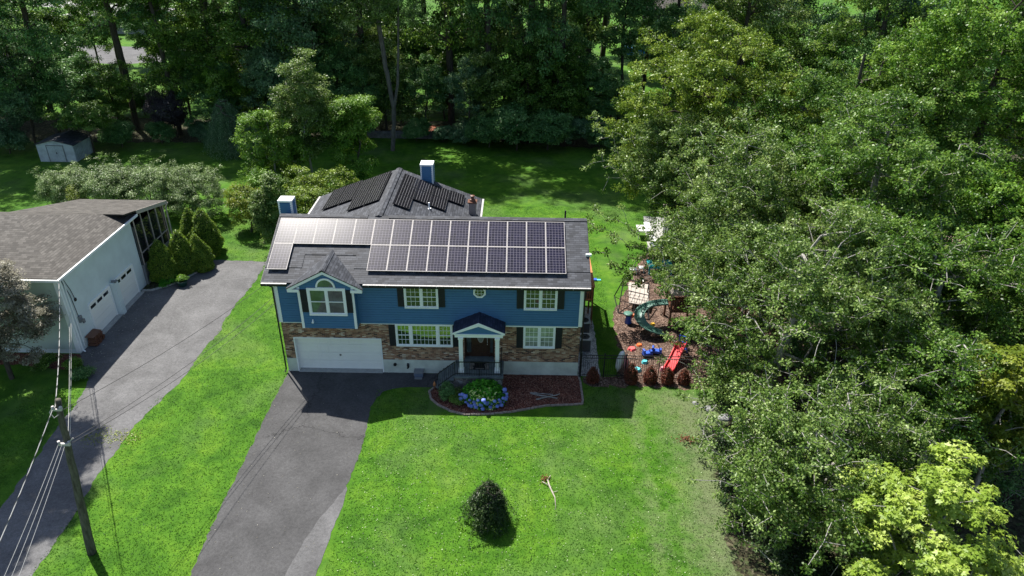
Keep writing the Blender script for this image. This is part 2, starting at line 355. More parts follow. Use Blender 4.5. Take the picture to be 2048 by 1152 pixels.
def np_mesh(name, V, F, mat, parent, tint=None, smooth=False):
    me = bpy.data.meshes.new(name); nf, k = F.shape
    me.vertices.add(len(V)); me.vertices.foreach_set('co', V.astype(np.float32).ravel())
    me.loops.add(nf*k); me.loops.foreach_set('vertex_index', F.astype(np.int32).ravel())
    me.polygons.add(nf); me.polygons.foreach_set('loop_start', np.arange(0, nf*k, k, dtype=np.int32)); me.polygons.foreach_set('loop_total', np.full(nf, k, dtype=np.int32))
    me.update(calc_edges=True)
    if tint is not None:
        a = me.attributes.new('tint', 'FLOAT', 'FACE'); a.data.foreach_set('value', tint.astype(np.float32))
    me.materials.append(M[mat] if isinstance(mat, str) else mat)
    if smooth: me.polygons.foreach_set('use_smooth', np.ones(nf, dtype=bool))
    o = bpy.data.objects.new(name, me); COL.objects.link(o)
    if parent: o.parent = parent
    return o

#SECTION setting
rnd = random.Random(7)
def rough(poly, amp=.05, step=.35, seed=1):
    r = random.Random(seed); out = []
    for i, a in enumerate(poly):
        b = poly[(i+1) % len(poly)]; L = math.dist(a, b); n = max(1, int(L/step))
        for k in range(n):
            t = k/n; x = a[0]+(b[0]-a[0])*t; y = a[1]+(b[1]-a[1])*t
            if abs(x) < 150 and abs(y) < 150: x += r.uniform(-amp, amp); y += r.uniform(-amp, amp)
            out.append((x, y))
    return out
# ------------------------------------------------ ground
def ground():
    m = MB(); m.sheet([(-400, -150), (400, -150), (400, 600), (-400, 600)], 0); struct(m.build('lawn', 'grass'))
    dr = [(-.55, .2), (4.95, .2), (4.95, -.02), (8.3, -.02), (8.2, -1.3), (7.3, -1.38), (6.3, -1.4), (5.7, -1.5), (5.2, -1.85), (4.9, -2.4), (4.74, -3.2), (4.82, -4.3), (4.88, -5.7), (4.84, -7.2), (4.7, -8.9), (4.66, -10.2), (4.54, -11.7), (4.5, -13), (4.45, -16), (4.45, -60), (-.5, -60), (-.52, -14), (-.62, -12), (-.62, -9), (-.6, -6), (-.62, -3), (-.58, -1.4)]
    m = MB(); m.sheet(rough(dr, .05, .22, 3), .008); struct(m.build('driveway', 'asphalt'))
    old = [(4.72, -9.0), (4.2, -10.3), (3.95, -10.9), (3.6, -12.1), (3.35, -13.4), (3.1, -15), (3.0, -60), (4.5, -60), (4.5, -16), (4.55, -13), (4.64, -11.7), (4.78, -10.2), (4.78, -9.2)]
    m = MB(); m.sheet(rough(old, .03, .3, 4), .013); struct(m.build('driveway_old_strip', 'asphalt_old'))
    nd = [(-6.1, 13.6), (-5.95, 10.2), (-6.2, 7.2), (-6.2, 5.3), (-6.0, 3.9), (-6.25, 2.2), (-6.28, .4), (-6.22, -.8), (-6.5, -2.2), (-6.85, -3.7), (-7.1, -5.2), (-7.05, -7), (-7.15, -8.8), (-6.95, -10.4), (-6.8, -13), (-6.8, -60), (-10.5, -60), (-10.4, -14), (-10.4, -9.9), (-10.6, -8), (-10.9, -5.4), (-11.0, -3.4), (-11.4, -1.45), (-11.9, -.5), (-13.3, 1.0), (-13.3, 8.85), (-12.6, 8.95), (-11.7, 9.6), (-11.0, 10.6), (-10.55, 11.6), (-10.2, 13.75)]
    m = MB(); m.sheet(rough(nd, .07, .25, 5), .008); struct(m.build('neighbour_driveway', 'asphalt_n'))
    # front bed
    bed = [(8.25, -1.3), (7.94, -1.42), (7.72, -1.8), (7.9, -2.45), (8.38, -2.99), (9.1, -3.48), (9.86, -3.72), (10.91, -3.66), (12.31, -3.42), (13.3, -3.1), (14.14, -2.86), (16.13, -2.66), (16.17, -2.0), (16.16, -.73), (16.06, -.03), (8.3, -.03)]
    m = MB(); m.sheet(rough(bed, .02, .3, 6), .012); struct(m.build('mulch_bed', 'mulch'))
    # play area wood chips
    pm = [(23.6, 19.4), (22.6, 16.6), (21.8, 14.8), (20.6, 11.6), (19.8, 9.4), (19.1, 7.4), (18.7, 5.5), (18.75, 3.2), (18.9, 1.6), (18.4, .1), (16.4, -.15), (16.3, -.95), (18.6, -1.0), (22.9, -1.15), (26, -1.6), (30, 0), (31, 10), (29, 19)]
    m = MB(); m.sheet(rough(pm, .16, .3, 7), .006); struct(m.build('play_mulch', 'playmulch'))
    gv = [(16.05, -.1), (17.36, -.05), (17.42, 2.6), (17.44, 7.6), (16.05, 7.8)]
    m = MB(); m.sheet(rough(gv, .05, .3, 8), .010); struct(m.build('gravel_strip', 'gravel'))
    # ground under the woods on the east side
    fr = [(22.6, -5.2), (24.2, -2.5), (31, -1), (31.5, 10), (30, 22), (34, 60), (120, 60), (120, -40), (22.5, -40), (21.8, -16), (21.6, -12), (22.0, -9)]
    m = MB(); m.sheet(rough(fr, .35, .5, 9), .009); struct(m.build('forest_floor', 'forest'))
    wf = [(-60, 41), (-20, 41.5), (-12, 41), (-4, 44.6), (10, 43.6), (20, 41.5), (24, 44), (22, 50), (10, 51.5), (-2, 51), (-20, 50), (-60, 52)]
    m = MB(); m.sheet(rough(wf, .4, .6, 10), .007); struct(m.build('forest_floor', 'forest'))
    mh = [(.5, 45.2), (6.8, 45), (8, 48), (5, 50), (1.0, 49)]
    m = MB(); m.sheet(rough(mh, .25, .5, 11), .012); struct(m.build('mulch_hillside', 'rust_mulch'))
    mh = [(7.2, 68), (10.4, 68.5), (10.2, 71.5), (7.4, 71.5)]
    m = MB(); m.sheet(rough(mh, .25, .5, 12), .012); struct(m.build('mulch_patch', 'rust_mulch'))
    # neighbour planting bed and far paved ground
    nb = [(-13.3, 8.9), (-12.6, 9.0), (-11.7, 9.7), (-11.05, 10.7), (-10.6, 11.7), (-10.3, 13.9), (-11.5, 16), (-13.3, 16)]
    m = MB(); m.sheet(rough(nb, .04, .3, 13), .011); struct(m.build('planting_bed', 'forest'))
    nb = [(-13.3, 1.25), (-12.6, .2), (-13.4, -.3), (-16, .1), (-22, .3), (-22, 1.3)]
    m = MB(); m.sheet(rough(nb, .08, .3, 14), .010); struct(m.build('planting_bed', 'mulch'))
    m = MB(); m.sheet(rough([(-95, 84), (-50, 80), (-44, 82), (-44, 92), (-95, 101)], .3, 2, 15), .010); struct(m.build('far_road', 'asphalt_old'))
    m = MB(); m.sheet(rough([(-100, 140), (-60, 128), (-52, 134), (-100, 152)], .3, 2, 16), .012); struct(m.build('far_road', 'concrete'))
    m = MB(); m.sheet(rough([(22.6, 16.0), (24.6, 15.6), (25, 23), (23.3, 23.2)], .04, .4, 17), .014); struct(m.build('patio', 'concrete'))
    m = MB(); m.sheet([(43, 12), (56, 10), (56, 20), (43, 20)], .02); struct(m.build('brick_terrace', 'brown_terrace'))
M['brown_terrace'] = plain('pinkish pavers', (.36, .24, .22), .8, 0, .15, 3)
ground()
def edging():
    pts = [(8.25, -1.28), (7.94, -1.42), (7.72, -1.8), (7.9, -2.45), (8.38, -2.99), (9.1, -3.48), (9.86, -3.72), (10.91, -3.66), (12.31, -3.42), (13.3, -3.1), (14.14, -2.86), (16.13, -2.66), (16.17, -2.0), (16.16, -.73), (16.08, -.05)]
    t = thing('garden_edging', 'low curved edging of tan bricks bounding the mulch bed in front of the blue house', 'edging', (12, -3.4, 0))
    m = MB(); r = random.Random(3)
    for a, b in zip(pts, pts[1:]):
        a, b = Vector((*a, .04)), Vector((*b, .04)); L = (b-a).length; n = max(1, round(L/.24)); d = (b-a).normalized()
        for k in range(n):
            p = a.lerp(b, k/n); q = a.lerp(b, (k+1)/n); j = Vector((r.uniform(-.012, .012), r.uniform(-.012, .012), r.uniform(-.01, .012))); m.bar(p+d*.008+j, q-d*.008+j, .11, .09)
    m.build('brick_course', 'edging', t, bevel=.01)
    t = thing('garden_edging', 'short curb of grey stones along the bed beside the neighbour driveway', 'edging', (-11.6, 9.8, 0)); m = MB()
    pts = [(-13.2, 8.9), (-12.6, 8.95), (-11.7, 9.65), (-11.02, 10.65), (-10.57, 11.65), (-10.3, 13.2), (-10.3, 13.9)]
    for a, b in zip(pts, pts[1:]):
        a, b = Vector((*a, .05)), Vector((*b, .05)); n = max(1, round((b-a).length/.3)); d = (b-a).normalized()
        for k in range(n): m.bar(a.lerp(b, k/n)+d*.012, a.lerp(b, (k+1)/n)-d*.012, .13, .12)
    m.build('stone_course', 'concrete', t, bevel=.015)
edging()

# ------------------------------------------------ the blue house
def laps(m, x0, x1, y, z0, z1, exp=.152, axis='y', sgn=-1, clip=None):
    """modelled clapboards with an added groove that deepens the shade lines; sgn = direction the wall faces"""
    z = z0
    while z < z1-.005:
        zt = min(z+exp, z1); a, b = x0, x1; a2, b2 = x0, x1
        if clip: (a, b), (a2, b2) = clip(z), clip(zt)
        if b-a < .03: break
        o = .034
        def P(u, off, zz): return (u, y+sgn*off, zz) if axis == 'y' else (y+sgn*off, u, zz)
        if b2-a2 < .03: a2 = b2 = (a2+b2)/2
        zm = z+(zt-z)*.77; am, bm_ = a+(a2-a)*.77, b+(b2-b)*.77  # groove above each board is added so a dark shade line shows
        m.face([P(a, o, z), P(b, o, z), P(bm_, .018, zm), P(am, .018, zm)]); m.face([P(a, .001, z), P(b, .001, z), P(b, o, z), P(a, o, z)])
        m.face([P(am, .018, zm), P(bm_, .018, zm), P(bm_, .001, zm), P(am, .001, zm)]); m.face([P(am, .001, zm), P(bm_, .001, zm), P(b2, .001, zt), P(a2, .001, zt)]); z += exp
def window(parent, x0, x1, z0, z1, y, kind='double', cols=3, rows=4, fw=.085, glass='glass', name='window', units=None, arch=False):
    """wall faces -y, y = wall plane"""
    f = MB(); yo = y-.075
    f.box(x0, x1, yo, y, z1-fw, z1); f.box(x0-.0, x1, yo-.03, y, z0, z0+fw*.9)
    f.box(x0, x0+fw, yo, y, z0+fw*.9, z1-fw); f.box(x1-fw, x1, yo, y, z0+fw*.9, z1-fw)
    units = units or [(x0+fw, (x0+x1)/2-.05), ((x0+x1)/2+.05, x1-fw)]
    for ua, ub in zip(units, units[1:]): f.box(ua[1], ub[0], yo+.003, y, z0+fw*.9, z1-fw)
    w = f.build(name, 'white', parent)
    g = MB(); s = MB(); mu = MB(); za, zb = z0+fw*.9, z1-fw
    for i, u in enumerate(units):
        a, b = u[0], u[1]; cc = u[2] if len(u) > 2 else cols; dbl = u[3] if len(u) > 3 else True
        g.box(a+.01, b-.01, y-.022, y-.006, za+.01, zb-.01)
        for q in ((a, b, za, za+.045), (a, b, zb-.04, zb)): s.box(q[0], q[1], y-.052, y-.024, q[2], q[3])
        for q in ((a, a+.04), (b-.04, b)): s.box(q[0], q[1], y-.052, y-.024, za+.045, zb-.04)
        zm = (za+zb)/2
        if dbl: s.box(a+.04, b-.04, y-.054, y-.024, zm-.022, zm+.022)
        if cc:
            for k in range(1, cc): x = a+.04+(b-a-.08)*k/cc; mu.box(x-.009, x+.009, y-.034, y-.023, za+.045, zb-.04)
            for k in range(1, rows):
                if dbl and k*2 == rows: continue
                z = za+.045+(zb-za-.085)*k/rows; mu.box(a+.04, b-.04, y-.036, y-.023, z-.009, z+.009)
    g.build('glass_pane', glass, w); s.build('sash', 'white', w)
    if mu.v: mu.build('muntins', 'white', w)
    return w
def shutter(parent, x0, x1, z0, z1, y):
    m = MB(); m.box(x0, x1, y-.04, y-.001, z0, z1)
    fr = .05; zm = (z0+z1)/2-.05
    m.box(x0, x0+fr, y-.055, y-.04, z0, z1); m.box(x1-fr, x1, y-.055, y-.04, z0, z1)
    for z in (z0, zm, z1-.07): m.box(x0+fr, x1-fr, y-.055, y-.04, z, z+.07)
    for za, zb in ((z0+.07, zm), (zm+.07, z1-.07)):
        z = za+.01
        while z < zb-.02: m.box(x0+fr, x1-fr, y-.05, y-.04, z, z+.025); z += .05
    return m.build('shutter', 'shutter', parent)
H = thing('house', 'two-storey blue clapboard and brick house with solar panels, white garage door and gabled porch', 'house', (7.7, 4, 0))
TP = math.tan(R(24)); E0 = (-.45, 6.03)                # eave line y, z
def rz_(y): return E0[1]+(y-E0[0])*TP if y <= 3.97 else E0[1]+(3.97-E0[0])*TP-(y-3.97)*TP
XL, XR, YB = -.55, 16.03, 7.95
def house():
    # brick storey with openings
    m = MB(); y = 0
    for a, b, c, d in ((XL, 0, .89, 2.31), (XL, 4.93, 2.31, 3.34), (4.93, 9.58, .89, 3.34), (9.58, 11.26, 3.05, 3.34), (11.26, XR, .89, 3.34)):
        m.face([(a, y, c), (b, y, c), (b, y, d), (a, y, d)])
    m.face([(9.58, 0, .97), (9.58, .4, .97), (9.58, .4, 3.05), (9.58, 0, 3.05)]); m.face([(11.26, .4, .97), (11.26, 0, .97), (11.26, 0, 3.05), (11.26, .4, 3.05)])
    m.face([(9.58, 0, 3.05), (11.26, 0, 3.05), (11.26, .4, 3.05), (9.58, .4, 3.05)])
    m.face([(XR, 0, .89), (XR, YB, .89), (XR, YB, 3.34), (XR, 0, 3.34)]); m.face([(XL, YB, .89), (XL, 0, .89), (XL, 0, 3.34), (XL, YB, 3.34)])
    m.face([(XR, YB, .89), (XL, YB, .89), (XL, YB, 3.34), (XR, YB, 3.34)])
    m.build('brick_wall', 'brick', H)
    m = MB()
    for a, b in ((5.7, 9.0), (12.8, 14.72)): m.box(a, b, -.03, -.001, 1.76, 1.855)      # brick sills
    m.each('brick_sill', 'brick', H)
    m = MB()
    m.box(XL, 0, -.03, .3, 0, .89); m.box(4.93, 9.58, -.03, .3, 0, .89); m.box(9.58, 11.26, -.03, .3, 0, .94); m.box(11.26, XR, -.03, .3, 0, .89); m.box(XR-.3, XR+.03, .3, YB, 0, .89); m.box(XL-.03, XL+.3, .3, YB, 0, .89); m.box(XL+.3, XR-.3, YB-.3, YB+.02, 0, .89)
    m.build('foundation', 'found', H)
    # siding storey
    m = MB(); yw = -.06
    laps(m, XL+.16, .92, yw, 3.345, 5.93); laps(m, 3.76, XR-.15, yw, 3.345, 5.93)
    m.face([(XL, yw+.001, 3.34), (XR, yw+.001, 3.34), (XR, yw+.001, 5.95), (XL, yw+.001, 5.95)])
    m.box(XL, XR, yw+.002, 0.0, 3.336, 3.345)
    for x, sg in ((XL-.02, -1), (XR+.02, 1)):
        def clp(z): return (0-.06, YB) if z < 5.8 else (max(-.06, E0[0]+(z-E0[1]+.15)/TP), min(YB, 8.39-(z-E0[1]+.15)/TP))
        laps(m, -.06, YB, x, 3.345, 7.9, .152, 'x', sg, clp)
        m.face([(x, -.06, 3.34), (x, YB, 3.34), (x, YB, 5.85), (x, 3.97, 7.87), (x, -.06, 5.99)])
    laps(m, XL, XR, YB+.02, 3.345, 5.9, sgn=1); m.face([(XR, YB+.01, 3.34), (XL, YB+.01, 3.34), (XL, YB+.01, 5.9), (XR, YB+.01, 5.9)])
    m.build('siding_wall', 'siding', H)
    m = MB()
    m.box(XL-.045, XL+.16, yw-.05, yw+.03, 3.34, 5.93); m.box(XL-.06, XL-.045, yw-.035, .1, 3.34, 5.93)
    m.box(XR-.15, XR+.045, yw-.05, yw+.03, 3.34, 5.93); m.box(XR+.045, XR+.06, yw-.035, .1, 3.34, 5.93)
    m.box(11.9, XR-.15, yw-.028, yw-.0, 3.27, 3.345); m.box(3.9, 9.0, yw-.022, yw, 3.3, 3.345); m.box(XL+.16, .9, yw-.022, yw, 3.3, 3.345)
    m.each('corner_board', 'white', H)
    m = MB(); m.box(XL, XR, -.44, -.07, 5.9, 5.93); m.build('soffit', 'black_metal', H)
    # roof
    xl, xr = -1.07, 16.38; zr = rz_(3.97)
    m = MB(); s1 = (0, 1, TP)
    m.slab([(xl, E0[0], E0[1]), (xr, E0[0], E0[1]), (xr, 3.97, zr), (xl, 3.97, zr)], .12, (0, 0, 6), (1, 0, 0), s1)
    m.slab([(xr, 8.39, E0[1]), (xl, 8.39, E0[1]), (xl, 3.97, zr), (xr, 3.97, zr)], .12, (0, 8.4, 6), (-1, 0, 0), (0, -1, TP))
    # thicker upper shingle layer
    ys = .46; o = .03
    for a, b in ((xl+.0, .9), (3.7, xr)):
        m.slab([(a, ys, rz_(ys)+o), (b, ys, rz_(ys)+o), (b, 1.3, rz_(1.3)+o), (a, 1.3, rz_(1.3)+o)], .028, (0, 0, 6), (1, 0, 0), s1)
    m.slab([(xl, 1.3, rz_(1.3)+o), (xr, 1.3, rz_(1.3)+o), (xr, 3.95, rz_(3.95)+o), (xl, 3.95, rz_(3.95)+o)], .028, (0, 0, 6), (1, 0, 0), s1)
    for a, b in ((xl, 3.95), (5.15, xr)):
        m.slab([(a, 3.76, zr-.02), (b, 3.76, zr-.02), (b, 3.97, zr+.07), (a, 3.97, zr+.07)], .05, (0, 3, 6), (1, 0, 0), s1)
        m.slab([(b, 4.18, zr-.02), (a, 4.18, zr-.02), (a, 3.97, zr+.07), (b, 3.97, zr+.07)], .05, (0, 3, 6), (1, 0, 0), (0, -1, TP))
    rf = m.build('roof', 'shingle', H)
    m = MB()
    for x0, x1 in ((xl-.025, xl-.002), (xr+.002, xr+.025)):
        for a, b in (((E0[0], E0[1]), (3.97, zr)), ((8.39, E0[1]), (3.97, zr))):
            m.raw([(x0, a[0], a[1]-.2), (x1, a[0], a[1]-.2), (x1, b[0], b[1]-.2), (x0, b[0], b[1]-.2), (x0, a[0], a[1]+.005), (x1, a[0], a[1]+.005), (x1, b[0], b[1]+.005), (x0, b[0], b[1]+.005)], [(0, 1, 2, 3), (4, 5, 6, 7), (0, 1, 5, 4), (1, 2, 6, 5), (2, 3, 7, 6), (3, 0, 4, 7)])
    m.each('rake_board', 'black_metal', rf)
    for a, b in ((xl, .3), (4.32, xr)):
        m = MB(); m.box(a, b, -.585, -.455, 5.86, 5.99); g = m.build('gutter', 'black_metal', H)
        m = MB(); m.box(a+.01, b-.01, -.58, -.452, 5.992, 6.012); n = int((b-a)/.9)
        for k in range(n): x = a+.3+k*.9; m.box(x, x+.03, -.6, -.585, 5.93, 6.02)
        m.build('gutter_guard', 'gutter', g)
    for x, y0 in ((XL-.09, -.12), (XR+.1, -.12)):
        m = MB(); m.tube([(x, -.5, 5.9), (x, -.45, 5.8), (x, -.14, 5.55), (x, -.14, .25), (x-.02, -.3, .12)], .045, 8); m.build('downspout', 'black_metal', H)
    # ---- rear wing with its own gable
    xc, zr2, ze, hw, yf = 4.55, 8.035, 5.95, 5.5, 11.9; sl = (zr2-ze)/hw
    m = MB()
    m.slab([(xc-hw, 6.0, ze), (xc, 4.0, zr2), (xc, yf, zr2), (xc-hw, yf, ze)], .12, (0, 0, 0), (0, 1, 0), (1, 0, sl))
    m.slab([(xc+hw, 6.0, ze), (xc+hw, yf, ze), (xc, yf, zr2), (xc, 4.0, zr2)], .12, (0, 0, 0), (0, 1, 0), (-1, 0, sl))
    m.slab([(xc-.2, 3.9, zr2-.015), (xc, 3.9, zr2+.06), (xc, yf, zr2+.06), (xc-.2, yf, zr2-.015)], .05, (0, 0, 0), (0, 1, 0), (1, 0, sl))
    m.slab([(xc+.2, 3.9, zr2-.015), (xc+.2, yf, zr2-.015), (xc, yf, zr2+.06), (xc, 3.9, zr2+.06)], .05, (0, 0, 0), (0, 1, 0), (-1, 0, sl))
    m.build('rear_roof', 'shingle', H)
    m = MB(); m.prism([(xc-5.1, YB), (xc+5.1, YB), (xc+5.1, yf-.3), (xc-5.1, yf-.3)], 0, 5.93)
    m.raw([(xc-5.1, yf-.3, 5.9), (xc+5.1, yf-.3, 5.9), (xc, yf-.3, 7.85)], [(0, 1, 2)]); m.build('rear_wall', 'siding', H)
    m = MB(); m.box(xc+hw, xc+hw+.12, 8.3, yf, ze-.13, ze-.01); m.box(xc-hw-.12, xc-hw, 8.3, yf, ze-.13, ze-.01); m.each('rear_gutter', 'gutter', H)
    # ---- chimneys
    for x0, x1, y0, y1, zt in ((6.0, 6.82, 11.38, 12.2, 8.5), (-1.47, -.68, 5.0, 5.72, 8.43)):
        m = MB(); m.box(x0+.02, x1-.02, y0+.02, y1-.02, 0, zt-.06)
        laps(m, x0+.05, x1-.05, y0+.01, 4 if zt > 8.45 else .2, zt-.16, .13)
        laps(m, y0+.05, y1-.05, x1-.01, 4, zt-.16, .13, 'x', 1)
        c = m.build('chimney', 'chimney_blue', H)
        m = MB(); m.box(x0-.02, x1+.02, y0-.02, y1+.02, zt-.1, zt)
        for x in (x0, x1-.09): m.box(x, x+.09, y0-.02, y0+.02, 3, zt-.1)
        for yy in (y0+.022, y1-.09): m.box(x1-.02, x1+.02, yy, yy+.075, 3, zt-.1)
        m.build('chimney_trim', 'white', c)
    m = MB(); m.box(9.35, 9.8, 8.65, 9.1, 5.9, 6.95); f = m.build('flue_chimney', 'greybrown', H)
    m = MB(); m.box(9.28, 9.87, 8.58, 9.17, 6.95, 7.02); m.lathe([(.2, 0), (.17, .12), (.1, .14), (.1, .3), (.15, .31), (.15, .36), (.02, .4)], (9.575, 8.87, 7.02), 12); m.build('flue_cap', 'brownwood', f)
    m = MB(); m.tube([(7.0, 7.3, 7.0), (7.0, 7.3, 7.5)], .05, 10); m.tube([(7.0, 7.3, 7.1), (7.0, 7.3, 7.13)], .13, 10); m.build('vent_pipe', 'white', H)
    m = MB(); m.tube([(15.2, 4.6, 7.6), (15.2, 4.6, 8.25)], .05, 10); m.build('vent_pipe', 'black_metal', H)
    # ---- bay with gable roof
    bx0, bx1, by = .86, 3.82, -.62; cx = 2.34
    m = MB(); m.prism([(bx0, by+.001), (bx1, by+.001), (bx1, -.05), (bx0, -.05)], 3.33, 5.88)
    m.raw([(bx0, by+.001, 5.88), (bx1, by+.001, 5.88), (cx, by+.001, 6.68)], [(0, 1, 2)])
    laps(m, bx0+.12, bx1-.12, by, 3.345, 5.9)
    laps(m, bx0, bx1, by, 5.9, 6.7, clip=lambda z: (bx0+(z-5.9)/.525+.02, bx1-(z-5.9)/.525-.02))
    laps(m, by, -.05, bx1, 3.345, 5.85, .152, 'x', 1); laps(m, by, -.05, bx0, 3.345, 5.85, .152, 'x', -1)
    m.build('bay_wall', 'siding', H)
    m = MB()
    for x0, x1 in ((bx0-.02, bx0+.12), (bx1-.12, bx1+.02)): m.box(x0, x1, by-.035, by+.05, 3.33, 5.88)
    # raking frieze and returns
    yf0, yf1 = -.80, -.74; zp, ze2, xe = 6.93, 5.86, 1.98
    for s in (-1, 1):
        a, b = (cx+s*xe, ze2), (cx, zp); h = .2
        m.raw([(a[0], yf0, a[1]-h+.02), (b[0], yf0, b[1]-h), (b[0], yf0, b[1]), (a[0], yf0, a[1]), (a[0], yf1, a[1]-h+.02), (b[0], yf1, b[1]-h), (b[0], yf1, b[1]), (a[0], yf1, a[1])], [(0, 1, 2, 3), (4, 5, 6, 7), (0, 1, 5, 4), (3, 2, 6, 7), (0, 3, 7, 4)])
        x0, x1 = sorted((cx+s*xe, cx+s*1.36)); m.box(x0+.002, x1, yf0+.002, by, 5.64, 5.80)
    m.build('bay_trim', 'white', H)
    m = MB(); k = .54
    zt, zb = 6.96, 5.88; yb = E0[0]+(zt-E0[1])/TP+.05
    m.slab([(cx-xe-.03, -.83, zb), (cx, -.83, zt), (cx, yb, zt), (cx-xe-.03, -.72, zb)], .05, (0, 0, 0), (0, 1, 0), (1, 0, k))
    m.slab([(cx, -.83, zt), (cx+xe+.03, -.83, zb), (cx+xe+.03, -.72, zb), (cx, yb, zt)], .05, (0, 0, 0), (0, 1, 0), (-1, 0, k))
    m.slab([(cx-.15, -.84, zt-.04), (cx, -.84, zt+.045), (cx, yb-.1, zt+.045), (cx-.15, yb-.1, zt-.04)], .03, (0, 0, 0), (0, 1, 0), (1, 0, k))
    m.slab([(cx+.15, -.84, zt-.04), (cx+.15, yb-.1, zt-.04), (cx, yb-.1, zt+.045), (cx, -.84, zt+.045)], .03, (0, 0, 0), (0, 1, 0), (-1, 0, k))
    m.build('bay_roof', 'shingle', H)
    window(H, 1.36, 3.40, 4.19, 5.86, by-.02, fw=.12, cols=0, glass='glass_dim')
    shutter(H, .99, 1.35, 4.36, 5.74, by-.02); shutter(H, 3.41, 3.72, 4.36, 5.74, by-.02)
    # half-round window
    n = 16; m = MB(); ro, ri = .52, .43; c0 = (2.38, 5.885); ya, yb2 = by-.09, by
    vs = []
    for i in range(n+1):
        a = math.pi*i/n
        for rr in (ro, ri):
            for yy in (ya, yb2): vs.append((c0[0]+rr*math.cos(a), yy, c0[1]+rr*1.08*math.sin(a)))
    fs = []
    for i in range(n):
        b = i*4; fs += [(b, b+4, b+6, b+2), (b, b+1, b+5, b+4), (b+2, b+6, b+7, b+3)]
    m.raw(vs, fs); m.box(c0[0]-ro, c0[0]+ro, ya, yb2, 5.862, 5.90); aw = m.build('arched_window', 'white', H)
    m = MB(); m.face([(c0[0]+ri*math.cos(math.pi*i/n), by-.045, c0[1]+ri*1.08*math.sin(math.pi*i/n)) for i in range(n+1)]); m.build('glass_pane', 'glass_dim', aw)
    # ---- other windows
    y2 = -.08
    window(H, 6.40, 8.24, 4.40, 5.80, y2); shutter(H, 6.04, 6.39, 4.47, 5.80, y2); shutter(H, 8.25, 8.60, 4.47, 5.80, y2)
    window(H, 12.86, 14.66, 4.40, 5.80, y2); shutter(H, 12.47, 12.85, 4.47, 5.80, y2); shutter(H, 14.67, 15.04, 4.47, 5.80, y2)
    window(H, 12.87, 14.65, 1.86, 3.33, -.002, glass='glass_curt'); shutter(H, 12.49, 12.86, 1.86, 3.28, -.002); shutter(H, 14.66, 15.03, 1.86, 3.28, -.002)
    window(H, 5.77, 8.94, 1.86, 3.33, -.002, units=[(5.855, 6.55, 3), (6.68, 8.05, 6, False), (8.18, 8.855, 3)], name='picture_window', glass='glass_pic')
    shutter(H, 5.40, 5.76, 1.86, 3.28, -.002); shutter(H, 8.95, 9.26, 1.86, 3.28, -.002)
    # octagonal window
    m = MB(); cxo, czo = 10.47, 5.44; vs = []
    for i in range(8):
        a = math.pi*(i+.5)/4
        for rr in (.36, .27):
            for yy in (y2-.06, y2): vs.append((cxo+rr*math.cos(a), yy, czo+rr*math.sin(a)))
    fs = []
    for i in range(8):
        b, c = i*4, ((i+1) % 8)*4; fs += [(b, c, c+2, b+2), (b, b+1, c+1, c), (b+2, c+2, c+3, b+3)]
    m.raw(vs, fs); ow = m.build('octagonal_window', 'white', H)
    m = MB(); m.face([(cxo+.27*math.cos(math.pi*(i+.5)/4), y2-.03, czo+.27*math.sin(math.pi*(i+.5)/4)) for i in range(8)]); m.build('glass_pane', 'glass', ow)
    m = MB()
    for t in (-.09, .09): m.box(cxo+t-.009, cxo+t+.009, y2-.045, y2-.031, czo-.24, czo+.24); m.box(cxo-.24, cxo+.24, y2-.047, y2-.031, czo+t-.009, czo+t+.009)
    m.build('muntins', 'white', ow)
    # ---- garage door
    m = MB(); yd = .26; n = 4; zt = 2.24; zb = .03
    for r in range(n):
        a, b = zb+(zt-zb)*r/n, zb+(zt-zb)*(r+1)/n; m.box(.06, 4.87, yd, yd+.04, a+.006, b-.006)
        for c in range(8):
            x0 = .06+4.81*c/8+.07; x1 = .06+4.81*(c+1)/8-.07
            for q in ((x0, x1, a+.09, a+.115), (x0, x1, b-.115, b-.09), (x0, x0+.025, a+.115, b-.115), (x1-.025, x1, a+.115, b-.115)): m.box(q[0], q[1], yd-.014, yd, q[2], q[3])
    gd = m.build('garage_door', 'door_white', H)
    m = MB(); m.box(2.4, 2.52, yd-.04, yd, .97, .995); m.box(2.45, 2.47, yd-.05, yd, .92, 1.04); m.build('handle', 'black_metal', gd)
    m = MB(); m.box(-.0, .06, -.03, .3, 0, 2.31); m.box(4.87, 4.93, -.03, .3, 0, 2.31); m.box(.06, 4.87, -.03, .3, 2.24, 2.31)
    m.build('garage_frame', 'white', H)
    m = MB(); m.box(.06, 2.42, -.12, yd, 0, .03); m.box(2.43, 4.87, -.12, yd, 0, .03); m.build('garage_sill', 'concrete', H)
    # ---- entrance
    m = MB(); m.box(9.58, 11.26, .36, .40, .97, 3.05); m.box(9.58, 9.66, .28, .36, .97, 3.05); m.box(11.18, 11.26, .28, .36, .97, 3.05); m.box(9.96, 10.02, .3, .36, .97, 3.05); m.box(10.94, 11.0, .3, .36, .97, 3.05); m.build('door_frame', 'wood_door', H)
    m = MB(); m.box(10.02, 10.94, .31, .355, 1.0, 3.0)
    for q in ((10.1, 10.42, 1.12, 1.75), (10.54, 10.86, 1.12, 1.75)):
        for r in ((q[0], q[1], q[2], q[2]+.03), (q[0], q[1], q[3]-.03, q[3]), (q[0], q[0]+.03, q[2]+.03, q[3]-.03), (q[1]-.03, q[1], q[2]+.03, q[3]-.03)): m.box(r[0], r[1], .295, .31, r[2], r[3])
    d = m.build('front_door', 'wood_door', H)
    m = MB(); n = 20
    m.face([(10.48+.17*math.cos(2*math.pi*i/n), .303, 2.38+.42*math.sin(2*math.pi*i/n)) for i in range(n)]); m.build('oval_glass', 'glass_curt', d)
